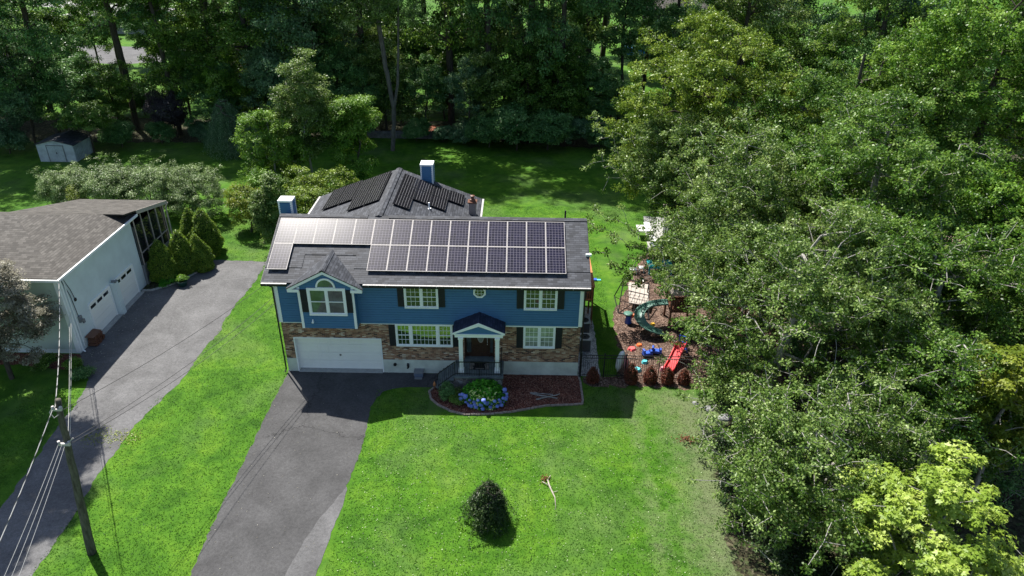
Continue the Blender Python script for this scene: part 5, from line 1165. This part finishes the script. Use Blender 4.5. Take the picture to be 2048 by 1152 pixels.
    T('tree filling the right edge above the lime-green tree', 'tree', 38.2, -3.5, 10.2, 4.6, 1, 'maple', 22, 1147, 50, .15, .10, .36, 11, .22)
    tree('maple_tree', 'bright yellow-green maple in the lower right corner', 'maple tree', 27.0, -16.2, 8.6, 3.0, 1.8, 'yellow', 23, 260, 66, .15, .07, .34, 11, .12, 'bark_grey', blades=3, group='yellow-green maples at lower right', up=1.1, jit=.45, shell=.8, sub=9, spr=.42)
    tree('maple_tree', 'lime-green maple at the right edge just above the yellow-green maple', 'maple tree', 33.0, -9.6, 8.6, 2.7, 1.8, 'lime', 24, 170, 95, .15, .07, .42, 10, .12, 'bark_grey', blades=3, group='yellow-green maples at lower right', up=1.0, jit=.4, shell=.6)
    tree('maple_tree', 'low dull lime-green maple below the bright yellow-green maple at the bottom edge', 'maple tree', 23.9, -18.6, 4.6, 2.0, .8, 'lime', 25, 110, 90, .13, .06, .38, 8, .1, 'bark_grey', blades=3, group='yellow-green maples at lower right', up=1.0, jit=.4, shell=.7)
    # understorey along the lawn edge
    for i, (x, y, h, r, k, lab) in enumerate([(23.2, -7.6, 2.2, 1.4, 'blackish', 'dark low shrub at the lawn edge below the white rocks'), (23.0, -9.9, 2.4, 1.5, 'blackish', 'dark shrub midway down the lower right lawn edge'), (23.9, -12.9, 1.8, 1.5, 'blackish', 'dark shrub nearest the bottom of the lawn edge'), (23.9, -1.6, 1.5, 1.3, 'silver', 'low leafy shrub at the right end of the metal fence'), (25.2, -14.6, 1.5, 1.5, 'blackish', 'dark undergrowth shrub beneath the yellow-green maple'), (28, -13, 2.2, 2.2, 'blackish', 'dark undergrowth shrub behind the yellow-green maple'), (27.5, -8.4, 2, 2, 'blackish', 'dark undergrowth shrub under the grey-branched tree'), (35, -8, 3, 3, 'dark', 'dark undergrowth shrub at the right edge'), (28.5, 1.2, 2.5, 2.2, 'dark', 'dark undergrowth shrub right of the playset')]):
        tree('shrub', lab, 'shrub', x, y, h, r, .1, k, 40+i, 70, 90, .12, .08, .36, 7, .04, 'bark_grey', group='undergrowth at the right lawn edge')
woods_right()
def woods_back():
    g = 'trees of the wood behind the back lawn'
    kinds = dict(dark=('dark', 31), bluish=('bluish', 32), fresh=('fresh', 33), maple=('maple', 34), silver=('silver', 35))
    proto = {}; HIGH = (1, 2, 14, 16, 21, 32, 4)
    spots = [
     # x, y, scale, kind, label
     (-37, 41, 1.0, 'dark', 'dark tree standing over the garden shed'), (-43, 37, .95, 'maple', 'tree at the left edge of the wood beside the shed'), (-31, 46, 1.05, 'dark', 'dark tree right behind the shed roof'),
     (-25.5, 44.5, .9, 'maple', 'green tree behind the left part of the back lawn'), (-22.5, 50, 1.15, 'fresh', 'light-green leafy tree at the upper left of the wood'), (-17, 46, 1.05, 'maple', 'green tree behind the drooping trees'),
     (-12.5, 50, 1.15, 'dark', 'dark tree between the drooping trees and the pale garden tree'), (-9.5, 45, 1.05, 'bluish', 'blue-green tree above the pale garden tree'), (-5, 48, 1.1, 'silver', 'grey-green tree above the rear chimney'),
     (4.5, 50, 1.15, 'maple', 'green tree right behind the stone wall'), (9, 46.5, 1.05, 'dark', 'dark tree right of the stone wall centre'), (13.5, 49, 1.15, 'silver', 'tall grey-green tree in the middle of the wood'),
     (17, 45.5, 1.0, 'dark', 'dark tree right of the middle of the wood'), (20.5, 53, 1.1, 'dark', 'dark tree beside the sunlit gap at right'), (-28, 62, 1.1, 'dark', 'tree deeper in the wood at left'),
     (-52, 55, 1.2, 'dark', 'far left dark tree'), (-40, 62, 1.1, 'maple', 'tree behind the shed trees near the paved ground'), (-14, 66, 1.15, 'maple', 'tree deeper in the wood left of the middle'), (0, 64, 1.15, 'dark', 'dark tree deep in the wood above the stone wall'),
     (12, 66, 1.2, 'dark', 'dark tree deep in the wood right of the middle'), (24, 68, 1.1, 'maple', 'tree behind the sunlit gap at right'), (-34, 82, 1.2, 'silver', 'pale distant tree at upper left'), (-10, 86, 1.2, 'dark', 'distant dark tree behind the middle of the wood'),
     (16, 88, 1.2, 'maple', 'distant green tree right of the middle'), (44, 60, 1.15, 'bluish', 'blue-green tree behind the olive-yellow tree'), (54, 55, 1.2, 'bluish', 'blue-green tree above the upper right group'), (36, 45, 1.0, 'silver', 'grey-green tree behind the olive-yellow tree'),
     (47, 38, 1.1, 'maple', 'green tree between the upper right group and the distance'), (60, 36, 1.2, 'maple', 'green tree at the far upper right edge'), (45, 82, 1.2, 'silver', 'distant tree right of the far grey house'), (28, 100, 1.1, 'dark', 'distant dark tree left of the blue pool'),
     (50, 100, 1.2, 'dark', 'distant dark tree beside the far grey house'), (30, 52, .9, 'dark', 'dark slender tree right of the sunlit gap'), (-64, 70, 1.3, 'maple', 'farthest left tree near the paved ground'), (64, 15, 1.1, 'maple', 'tree beyond the pinkish paving at right')]
    for i, (x, y, s, k, lab) in enumerate(spots):
        lo = i not in HIGH; k = k+('_low' if lo else '_high')
        if k not in proto:
            leaf, sd_ = kinds[k.split('_')[0]]
            t = tree('deciduous_tree', lab, 'tree', x, y, 27, 5.8, 1.2 if lo else 6.5, leaf, sd_+(0 if lo else 9), 620 if lo else 480, 62, .23, .155, .66, 20, .32, group=g, jit=.8, sub=10, spr=.95, shell=.4, trunk_h=23, full=.9 if lo else 0); proto[k] = t; t.scale = (s,)*3
        else: t = dup(proto[k], (x, y, 0), rz=i*2.1, scale=(s*(1+.12*math.sin(i*3)), s*(1+.12*math.cos(i*5)), s*(1+.1*math.sin(i*7))), label=lab)
        if y < 51 and -8 < x < 24: t.scale.z *= 1.32
    # forked trunk tree at the lawn
    tree('forked_tree', 'tree with a bare pale forked trunk rising from the back lawn', 'tree', -.9, 39.8, 25, 4.6, 9, 'silver', 61, 330, 95, .2, .13, .65, 12, .24, 'bark_mid', trunk=[(0, 0, -.1), (.25, 0, 2.0), (.45, 0, 4.6), (0, 0, 8), (-.5, 0, 13), (-.8, 0, 17)], group=g, shell=.4)
    m = MB(); m.tube([(-.45, 39.8, 4.4), (.1, 39.8, 7), (.35, 39.8, 10), (.6, 39.9, 14), (.8, 39.9, 17)], [.15, .14, .12, .09, .05], 8); o = m.build('limb', 'bark_mid'); r = [q for q in bpy.data.objects if q.name.startswith('forked_tree')][0]; o.parent = r; o.location = -r.location
    # slim bare trunks by the gap
    tree('slender_tree', 'left one of two slender trees with visible dark trunks in the sunlit gap', 'tree', 24.3, 50.5, 18, 2.6, 7, 'dark', 62, 150, 80, .2, .13, .6, 8, .17, trunk=[(0, 0, 0), (.1, 0, 5), (-.3, 0, 10), (0, 0, 15)], group=g)
    tree('slender_tree', 'right one of two slender trees with visible dark trunks in the sunlit gap', 'tree', 27.8, 56, 20, 2.6, 8, 'dark', 63, 150, 80, .2, .13, .6, 8, .24, trunk=[(0, 0, 0), (.1, 0, 6), (.1, 0, 11), (0, 0, 17)], group=g)
    # younger trees filling the edge of the wood
    gy = 'younger trees at the edge of the wood'; py_ = {}
    yt = [(-46, 42, 11, 'dark', 'left of the shed, at the picture edge'), (-39.5, 40.5, 12, 'bluish', 'close behind the left wall of the shed'), (-35.5, 42, 10, 'dark', 'close behind the shed'), (-32, 44, 9, 'maple', 'peeking over the shed ridge'), (-20.5, 43.5, 9.5, 'dark', 'third left of the drooping trees'), (-18.6, 42.6, 8.5, 'fresh', 'directly behind the drooping trees'),
     (-13.6, 43, 10.5, 'bluish', 'behind the boulder'), (-10.5, 42.8, 9.5, 'dark', 'left of the pale garden tree top'), (-8, 46, 12, 'dark', 'behind the pale garden tree top'), (-4.5, 43.8, 9.5, 'dark', 'right of the pale garden tree top'), (-2.6, 46.5, 12.5, 'silver', 'just left of the forked trunk'), (1.8, 46.8, 9, 'dark', 'just right of the forked trunk'),
     (7.2, 44.5, 9, 'bluish', 'behind the right part of the stone wall'), (10.6, 43.8, 11.5, 'silver', 'left of the tallest lawn bush'), (13.6, 44, 12.5, 'maple', 'above the tallest lawn bush'), (16.5, 44.5, 12, 'maple', 'right of the tallest lawn bush'), (19.4, 46.5, 11, 'dark', 'left of the sunlit gap'), (22.4, 44.5, 8, 'dark', 'low and dark at the foot of the sunlit gap'),
     (-26.5, 50, 12, 'fresh', 'bright one at the upper left'), (-17.5, 52, 12, 'maple', 'second row behind the drooping trees'), (-21.5, 58, 12, 'fresh', 'third row at the upper left'), (-12, 58, 13, 'dark', 'third row left of centre'), (-6, 56, 13, 'maple', 'second row left of the forked trunk'), (6.5, 58, 12, 'dark', 'second row behind the stone wall'), (11, 57, 13, 'bluish', 'second row right of the stone wall'), (16.5, 56, 13, 'maple', 'second row above the lawn bushes'),
     (-50, 66, 13, 'maple', 'deep at the far left'), (-31, 71, 12, 'silver', 'deep behind the lit opening at left'), (-24, 74, 13, 'fresh', 'deep at the upper left'), (-8, 74, 13, 'dark', 'deep left of the middle'), (5, 76, 13, 'maple', 'deep near the middle'), (21, 78, 12, 'silver', 'deep near the far gap'), (31, 76, 10, 'dark', 'in front of the blue pool'), (33, 62, 11, 'maple', 'right of the sunlit gap, in the second row'), (38, 86, 11, 'dark', 'in front of the far grey house'), (-55, 44, 12, 'dark', 'outermost at the left')]
    yt += [(-47, 52, 13, 'maple', 'in front of the far grey paving at upper left'), (-41, 50, 11, 'dark', 'between the shed and the far grey paving'), (-56, 60, 14, 'fresh', 'left of the far grey paving'), (-52, 78, 13, 'maple', 'close before the far grey paving'), (-44, 80, 12, 'dark', 'close before the right end of the far grey paving'), (-1, 58, 12, 'dark', 'second row right behind the forked trunk'), (3.5, 52, 9, 'maple', 'just above the reddish mulch slope'), (31, 44, 13, 'maple', 'left of the olive-yellow tree top'), (37, 52, 14, 'fresh', 'behind the olive-yellow tree top'), (43, 47, 14, 'maple', 'at the upper right, behind the broad green tree'), (50, 42, 14, 'dark', 'at the upper right, behind the corner tree'), (56, 44, 14, 'maple', 'second at the upper right corner'), (46, 62, 14, 'fresh', 'deeper at the upper right'), (56, 64, 14, 'dark', 'deeper at the upper right corner'), (40, 68, 13, 'dark', 'deeper behind the olive-yellow tree'), (64, 50, 14, 'maple', 'outermost at the upper right'), (50, 27, 13, 'dark', 'right of the corner tree'), (57, 24, 14, 'maple', 'far right above the pinkish paving'), (62, 34, 14, 'fresh', 'farthest right above the pinkish paving'), (68, 62, 14, 'dark', 'outermost in the second row at upper right')]
    for i, (x, y, h, k, where) in enumerate(yt):
        lab = 'young %s tree ' % dict(dark='dark green', bluish='blue-green', maple='green', fresh='light green', silver='grey-green')[k]+where
        if k not in py_: t = tree('young_tree', lab, 'tree', x, y, 11, 3.1, .4, k, 170+len(py_), 520, 52, .2, .13, .46, 14, .13, jit=.85, sub=10, spr=.6, group=gy, shell=.4, full=.7); t.scale = (h/11,)*3; py_[k] = t
        else: dup(py_[k], (x, y, 0), i*2.3, (h/11*(1+.15*math.sin(i*4)), h/11*(1+.15*math.cos(i*3)), h/11), lab)
    # understorey shrubs along the wood's edge
    g2 = 'understorey shrubs along the wood edge'; sp = None
    und = [(-40, 37, 3.6, 'left of the shed'), (-29.6, 39.5, 3.0, 'just right of the shed'), (-26, 41, 2.4, 'behind the shaded lawn, second right of the shed'), (-21.5, 41.5, 2.6, 'at the lawn edge left of the drooping trees'), (-11.5, 41, 3.6, 'behind the boulder'), (-7, 42, 3.2, 'behind the pale garden tree'), (6.5, 42.5, 2.8, 'left of centre at the lawn edge'), (9.3, 41.4, 3.8, 'at the lawn edge, darkest in the centre'), (1.2, 43.2, 2.6, 'in front of the stone wall beside the forked trunk'), (4.2, 43.0, 2.2, 'in front of the stone wall, low'), (12.3, 40.6, 5.0, 'tallest of the bushes at the lawn edge'), (15.6, 40.8, 4.4, 'right of the tallest bush'), (18.6, 42.5, 3.8, 'at the right end of the shaded lawn'), (21.2, 41, 3.2, 'last before the right-hand trees'), (-33, 52, 4, 'deep behind the shed'), (-17, 54, 4, 'deep behind the drooping trees'), (3, 56, 3, 'deep behind the stone wall'), (14, 56, 4, 'deep behind the tallest bush'), (-45, 47, 5, 'at the far left')]
    pr = {}
    for i, (x, y, h, where) in enumerate(und):
        k = 'dark' if i % 3 else 'bluish'; lab = 'dark green bush '+where
        if k not in pr: t = tree('bush', lab, 'bush', x, y, 4, 2.3, .1, k, 70+i, 190, 90, .19, .13, .5, 10, .08, group=g2); t.scale = (h/4,)*3; pr[k] = t
        else: dup(pr[k], (x, y, 0), i*1.7, (h/4*1.05, h/4*.95, h/4), lab)
    tree('bush', 'small dull purplish tree at the wood edge right of the shed', 'tree', -25.2, 43.0, 6.0, 2.3, .8, 'dull', 81, 150, 90, .17, .11, .5, 8, .08, group=g2)
    tree('bush', 'spreading light-green layered tree hanging over the shed', 'tree', -31.6, 37.6, 5.4, 3.4, 2.3, 'maple', 82, 170, 90, .17, .11, .5, 8, .1, group=g2, flat=.3)
woods_back()
def garden_plants():
    rs = np.random.RandomState(5)
    # pale mixed small trees behind the house
    g = 'small trees and bushes behind the left end of the blue house'
    tree('garden_tree', 'tall pale green garden tree behind the left end of the blue house', 'tree', -6.0, 27.4, 12.4, 2.5, .2, 'silver', 91, 760, 80, .15, .1, .46, 12, .12, 'bark_grey', group=g, sub=9, spr=.45, jit=.7, full=.6)
    tree('garden_tree', 'yellow-green columnar tree at the left of the pale garden tree', 'tree', -8.5, 24.8, 9.2, 2.1, .1, 'fresh', 92, 520, 80, .14, .095, .42, 9, .1, 'bark_grey', group=g, sub=9, spr=.45, jit=.7, full=.6)
    tree('garden_tree', 'bright green spiky-topped tree at the right of the pale garden tree', 'tree', -1.9, 26.9, 9.4, 2.1, .1, 'fresh', 93, 520, 80, .16, .08, .44, 9, .1, group=g, droop=.6, sub=9, spr=.4, full=.6)
    tree('bush', 'yellow-green bush at the end of the neighbour driveway', 'bush', -9.0, 18.8, 4.9, 2.1, .1, 'lime', 94, 170, 80, .13, .085, .38, 8, .06, group=g)
    tree('bush', 'dark leafy bush against the left end of the blue house', 'bush', -5.6, 15.2, 6.0, 1.4, .1, 'silver', 95, 230, 90, .13, .085, .4, 9, .07, group=g)
    tree('bush', 'olive bush behind the left chimney', 'bush', -3.8, 17.8, 6.0, 2.6, .1, 'olive', 96, 220, 90, .13, .085, .4, 10, .06, group=g)
    tree('bush', 'pale yellow-green bush left of the rear roof solar panels', 'bush', -2.6, 20.6, 5.6, 2.8, .1, 'olive', 97, 210, 90, .13, .085, .4, 10, .06, group=g)
    tree('bush', 'low fresh green bush between the driveway bush and the pale garden tree', 'bush', -8.1, 21.4, 4.4, 2.2, .1, 'fresh', 98, 150, 85, .13, .085, .4, 8, .05, group=g)
    # hedge
    for i, (x, y, h, r, lab) in enumerate([(-25.4, 22.6, 3.7, 2.6, 'leftmost big grey-green shrub of the hedge behind the neighbour porch'), (-21.8, 22.2, 4.3, 2.9, 'second big grey-green shrub from the left in the hedge behind the neighbour porch'), (-18.0, 21.8, 4.4, 3.0, 'third big grey-green shrub from the left in the hedge behind the neighbour porch'), (-14.3, 21.6, 4.1, 2.8, 'rightmost big grey-green shrub of the hedge behind the neighbour porch')]):
        sp = [(x+rs.uniform(-r, r)*.8, y+rs.uniform(-r, r)*.7, h+rs.uniform(-.25, .25)) for _ in range(26)]
        tree('hedge_shrub', lab, 'shrub', x, y, h, r, .1, 'hedge', 100+i, 330, 95, .10, .065, .38, 11, .06, extra=sp, group='big shrubs forming the hedge', up=.9, exthin=.35)
    tree('small_conifer', 'tiny yellow-green conifer peeking over the neighbour rear roof', 'conifer', -21.6, 17.6, 4.2, .7, .2, 'lime', 109, 60, 60, .08, .04, .3, 4, .05)
    # drooping trees
    def weep(name, lab, cat, x, y, h, r, grp, kind, n=260, st=.16, L=.13, W=.04, tr_=.12, per=7, wb=.02):
            root = thing(name, lab, cat, (x, y, 0), grp)
            a = rs.uniform(0, 2*np.pi, n); q = np.sqrt(rs.uniform(.02, 1, n))*r; top = h*(1-.5*(q/r)**1.5)+rs.uniform(-.12, .04, n)*h/3; ln = rs.uniform(.3, .95, n)*h
            C = []
            for k in range(n):
                wob = rs.normal(size=2)*wb
                for j in range(int(ln[k]/st)):
                    z = top[k]-j*st
                    if z > .08: C.append((q[k]*math.cos(a[k])*(1+.03*j)+wob[0]*j, q[k]*math.sin(a[k])*(1+.03*j)+wob[1]*j, z))
            C = np.array(C); D = C/np.linalg.norm(C, axis=1)[:, None]
            V, F, ci = leaves(rs, C, np.full(len(C), st*.9), per, L, W, D, .2, 1.0, 1, .6, 1.5); np_mesh('crown', V, F, 'leaf_'+kind, root, rs.uniform(.1, 1, len(ci)))
            P, Q, ra, rb = skeleton(rs, np.stack([q*np.cos(a), q*np.sin(a), top], 1)[:60], [(0, 0, 0), (.03*h, 0, h*.5), (0, 0, h*.8)], tr_); V, F = frusta(P, Q, ra, rb, 5); np_mesh('trunk', V, F, 'bark', root)
    weep('weeping_tree', 'larger drooping tree left of the boulder on the back lawn', 'weeping tree', -17.6, 38.6, 5.8, 1.8, 'drooping trees by the boulder', 'bluish')
    weep('weeping_tree', 'smaller drooping tree beside the boulder on the back lawn', 'weeping tree', -15.3, 37.8, 4.7, 1.3, 'drooping trees by the boulder', 'bluish')
    weep('weeping_shrub', 'lone dark conical weeping shrub on the front lawn', 'shrub', 11.35, -10.9, 2.4, .72, None, 'blackish', 120, .1, .11, .035, .05, 9, .022)
    V, F, ci = leaves(rs, np.array([(-.1, .1, .12), (.05, .15, .1), (-.2, -.05, .1)]), np.full(3, .16), 26, .09, .05, np.array([(0, 0, 1.)]*3), .5); fb = bpy.data.objects['fallen_branch']
    np_mesh('withered_leaves', V+np.array([14.0, -8.4, 0.]), F, 'leaf_rust', fb, rs.uniform(0, 1, len(ci)))
    # conical spruces
    def cone(name, lab, cat, x, y, h, r, kind, seed, grp, N=9000, ll=.08, lw=.05, lump=.26, p=.75):
        rr = np.random.RandomState(seed); root = thing(name, lab, cat, (x, y, 0), grp)
        nl = 46; la = rr.uniform(0, 2*np.pi, nl); lz = rr.uniform(0, 1, nl)
        t = 1-np.sqrt(rr.uniform(0, 1, N)); a = rr.uniform(0, 2*np.pi, N)
        def rad(a, t):
            base = r*(np.sin(np.clip((1-t), 0, 1)*np.pi/2)**p)*(.78+.22*np.clip(t/.15, 0, 1))
            dd = np.min(np.sqrt((np.angle(np.exp(1j*(a[:, None]-la[None])))*.9)**2+((t[:, None]-lz[None])*3.2)**2), axis=1); return base*(1+lump*(1-np.clip(dd/.55, 0, 1)*1.6))
        rd = rad(a, t)*rr.uniform(.93, 1.05, N); P = np.stack([rd*np.cos(a), rd*np.sin(a), .05+t*h*.98], 1); n = np.stack([np.cos(a), np.sin(a), np.full(N, .45)], 1)+rr.normal(size=(N, 3))*.4; n /= np.linalg.norm(n, axis=1)[:, None]
        V, F, ci = leaves(rr, P, np.full(N, .05), 3, ll, lw, n, .35, 1, 1, .5); np_mesh('foliage', V, F, 'leaf_'+kind, root, rr.uniform(0, 1, len(ci)))
        m = MB(); k = 12; prof = [(float(rad(np.array([0.]), np.array([tt]))[0])*.8, .05+tt*h*.95) for tt in np.linspace(0, .97, k)]; m.lathe(prof, (x, y, 0), 14); m.build('shade_core', 'leaf_core', root)  # solid dark core stands in for the shade inside the foliage
        m = MB(); m.tube([(x, y, 0), (x, y, h*.5)], .06, 6); m.build('stem', 'bark', root); return root
    M['leaf_core'] = plain('foliage shade core', (.012, .022, .008), .9)  # near-black tone carries the inner shade as colour
    gg = 'conical spruces beside the neighbour driveway'
    cone('conical_spruce', 'conical spruce nearest the neighbour garage, leftmost of the five', 'spruce', -12.35, 10.7, 3.1, .95, 'conifer', 1, gg)
    cone('conical_spruce', 'conical spruce second from the left, beside the porch screen', 'spruce', -11.35, 11.7, 3.4, 1.0, 'conifer', 2, gg)
    cone('conical_spruce', 'front right conical spruce standing over the curb and its round shadow', 'spruce', -10.45, 12.3, 2.8, .9, 'conifer', 3, gg)
    cone('conical_spruce', 'rear left conical spruce of the pair at the driveway end', 'spruce', -12.0, 15.2, 3.6, .9, 'conifer', 4, gg)
    cone('conical_spruce', 'biggest conical spruce, rightmost at the driveway end', 'spruce', -10.95, 14.9, 3.7, 1.15, 'conifer', 5, gg)
    gr = 'rust-brown shrubs along the metal fence'
    for i, (x, h, r, lab) in enumerate([(16.85, 1.0, .32, 'rust-brown conical shrub in the shade at the left end of the fence, nearest the house'), (19.0, 1.35, .36, 'tallest rust-brown shrub, beside the folded umbrella'), (20.1, 1.15, .34, 'middle rust-brown shrub of the row along the fence'), (21.05, 1.1, .33, 'rust-brown shrub just left of the foot of the red slide'), (22.0, .95, .3, 'rightmost rust-brown shrub, in front of the red slide steps')]):
        cone('conical_shrub', lab, 'shrub', x, -.55, h, r, 'rust', 10+i, gr, 1200, .08, .03, .25)
    # hydrangea
    root = thing('hydrangea_bush', 'bright green hydrangea with pale blue flower heads in front of the stone stoop', 'hydrangea', (10.75, -2.35, 0)); n = 420
    d = rs.normal(size=(n, 3)); d /= np.linalg.norm(d, axis=1)[:, None]; d[:, 2] = np.abs(d[:, 2]); q = rs.uniform(.7, 1, n)
    C = d*q[:, None]*np.array([1.2, .85, 1.12]); V, F, ci = leaves(rs, C, np.full(n, .17), 22, .16, .11, d, .9, .7, 1, .35); np_mesh('foliage', V, F, 'leaf_hydr', root, rs.uniform(0, 1, len(ci)))
    fr_ = C[(C[:, 1] < -.2) & (C[:, 2] < 1.02) & (np.abs(C[:, 0]) < .75)][:44]; V, F, ci = leaves(rs, fr_*1.05+np.array([0, -.05, .03]), np.full(len(fr_), .15), 9, .13, .08, fr_, .9, .6, 1, .3); np_mesh('pale_leaves', V, F, 'variegated', root, rs.uniform(0, 1, len(ci)))
    k = 0; r2 = random.Random(2)
    import bmesh
    fm = bpy.data.meshes.new('flower_head'); bm = bmesh.new(); bmesh.ops.create_icosphere(bm, subdivisions=2, radius=.115)
    for v in bm.verts: v.co *= r2.uniform(.86, 1.1); v.co.z *= .8
    bm.to_mesh(fm); bm.free(); fm.materials.append(M['flower'])
    aa = fm.attributes.new('tint', 'FLOAT', 'FACE'); aa.data.foreach_set('value', [r2.random() for _ in fm.polygons])
    spots = [(-1.25, -.3, .5), (1.15, -.1, .75), (.0, -1.05, .18)]
    for i in range(38):
        a = -math.pi*(.03+.94*i/37); rr = 1.0+r2.uniform(-.1, .12); z = r2.uniform(.12, .5) if i % 3 else r2.uniform(.4, .75); spots.append((1.22*rr*math.cos(a), .95*rr*math.sin(a), z))
    for p in spots:
        o = bpy.data.objects.new('flower_head', fm); COL.objects.link(o); o.parent = root; o.location = p; s = r2.uniform(.7, 1.2); o.scale = (s, s, s)
    tree('shrub', 'low dark green shrub left of the hydrangea in the front bed', 'shrub', 8.75, -2.2, .75, .55, .02, 'dark', 121, 60, 60, .07, .045, .2, 5, .02, group='low shrubs beside the hydrangea')
    tree('shrub', 'low green shrub touching the left side of the hydrangea', 'shrub', 9.45, -2.5, .65, .5, .02, 'maple', 122, 55, 60, .07, .045, .2, 5, .02, group='low shrubs beside the hydrangea')
    for i, (x, y, h, r, k, lab) in enumerate([(-11.9, 9.75, .5, .45, 'hydr', 'low bright green plant at the foot of the leftmost spruce'), (-11.25, 10.2, .55, .35, 'hydr', 'small bright plant between the spruces and the teal pot'), (-10.75, 9.8, .75, .4, 'fresh', 'leafy plant growing in the teal pot')]):
        tree('small_plant', lab, 'plant', x, y, h, r, .05 if i < 2 else .35, k, 130+i, 36, 40, .09, .06, .15, 5, .012, group='small plants by the spruces')
    for i, (x, y, h, r, lab) in enumerate([(-14.2, -.2, .8, .75, 'low green shrub at the foot of the brownish tree'), (-12.9, -.1, .6, .5, 'low green shrub at the corner of the pale house'), (-11.9, -1.0, .55, .6, 'ground-hugging dark shrub at the tip of the lawn beside the neighbour driveway')]):
        tree('shrub', lab, 'shrub', x, y, h, r, .02, ('maple', 'fresh', 'dark')[i], 140+i, 60, 60, .08, .055, .22, 5, .02, group='low shrubs at the pale house corner')
    tree('japanese_maple', 'brownish-grey layered tree in front of the pale house at the left edge', 'tree', -15.8, -1.2, 7.8, 3.0, .7, 'jmaple', 150, 420, 110, .10, .05, .5, 14, .14, flat=.28, blades=2, up=1.2, jit=.3, shell=.6)
    tree('street_tree', 'tall tree outside the left edge whose shadow falls across the neighbour driveway', 'tree', -19.4, .5, 25, 4.9, 12, 'maple', 151, 800, 90, .2, .14, .62, 13, .3)
garden_plants()
def grass_blades():
    rs = np.random.RandomState(77); N = 230000
    x = rs.uniform(-14, 25, N); y = -17+rs.uniform(0, 1, N)**1.25*42
    dr = ((x > -.6) & (x < 4.85) & (y < .2)) | ((x > 4.5) & (x < 8.4) & (y > -1.6+np.clip((4.9-x)*-.0, 0, 1)) & (y < 0))
    nd = (x > -11.0) & (x < -6.3) & (y < 13.6); nd |= (x < -10.5) & (y > -2.0) & (y < 16); nd |= (x < -6.15) & (x > -11) & (y > -2) & (y < 13.6)
    nd &= ~((x > -7.0) & (y < -2.6) & (x > -6.95)); 
    hs = (x > -.75) & (x < 16.2) & (y > -.1) & (y < 12.2); bed = (x > 7.8) & (x < 16.2) & (y > -3.75) & (y < 0); play = (x > 18.6) & (y > -1.0) & (y < 20) | (x > 16) & (x < 17.5) & (y > -.9) & (y < 8) | (x > 16.2) & (y > -1) & (y < -.1)
    k = ~(dr | nd | hs | bed | play | ((x > 22.3) & (y < 2))); x, y = x[k], y[k]; n = len(x)
    h = rs.uniform(.02, .055, n); a = rs.uniform(0, 2*np.pi, n); w = rs.uniform(.014, .03, n); l = rs.normal(size=(n, 2))*.05
    B = np.stack([x, y, np.zeros(n)], 1); U = np.stack([np.cos(a)*w, np.sin(a)*w, np.zeros(n)], 1); T = B+np.stack([l[:, 0], l[:, 1], h], 1)
    V = np.stack([B-U, B+U, T], 1).reshape(-1, 3); F = np.arange(len(V)).reshape(-1, 3)
    dryp = np.clip((x-18.5)/4, 0, 1)*(y < -.5); t = rs.uniform(0, .85, n)*(1-dryp*.3)+dryp*rs.uniform(0, .5, n)
    o = np_mesh('grass', V, F, 'blade', None, np.clip(t, 0, 1)); tag(o, 'short green blades of mown grass over the lawns', 'grass', kind='stuff')
grass_blades()

def litter():
    rs = np.random.RandomState(9)
    def scatter(name, lab, n, fn, mat, L, W):
        P = fn(n); P = np.concatenate([P, np.full((len(P), 1), .03)], 1); nn = len(P)
        V, F, ci = leaves(rs, P, np.full(nn, .02), 1, L, W, np.tile([0, 0, 1.], (nn, 1)), 1.2, .2, 1, .3); tag(np_mesh(name, V, F, mat, None, rs.uniform(0, 1, len(ci))), lab, 'leaf litter', kind='stuff')
    scatter('leaf_litter', 'yellow-green fallen leaves strewn across the neighbour driveway beside the pole', 420, lambda n: np.stack([rs.uniform(-9.2, -6.3, n), -5.9+rs.normal(size=n)*.28+.15*np.sin(np.arange(n))], 1), 'leaf_lime', .09, .05)
    scatter('leaf_litter', 'small patch of rust-brown dead leaves on the thin turf at right', 130, lambda n: np.array([21.25, -5.35])+rs.normal(size=(n, 2))*np.array([.3, .16]), 'leaf_rust', .09, .05)
    scatter('leaf_litter', 'scattered brown leaves on the shaded asphalt by the neighbour garage', 150, lambda n: np.stack([rs.uniform(-12.9, -11.2, n), rs.uniform(-.5, 8.5, n)], 1), 'leaf_jmaple', .09, .05)
    scatter('lawn_weeds', 'pale clover and dry specks in the front lawn', 2600, lambda n: np.stack([rs.uniform(5.2, 21.5, n), rs.uniform(-16, -3.9, n)], 1), 'leaf_hedge', .06, .045)
    scatter('fallen_twigs', 'leaves and bits on the main driveway', 90, lambda n: np.stack([rs.uniform(-.5, 4.4, n), rs.uniform(-14, -1, n)], 1), 'leaf_jmaple', .06, .03)
litter()
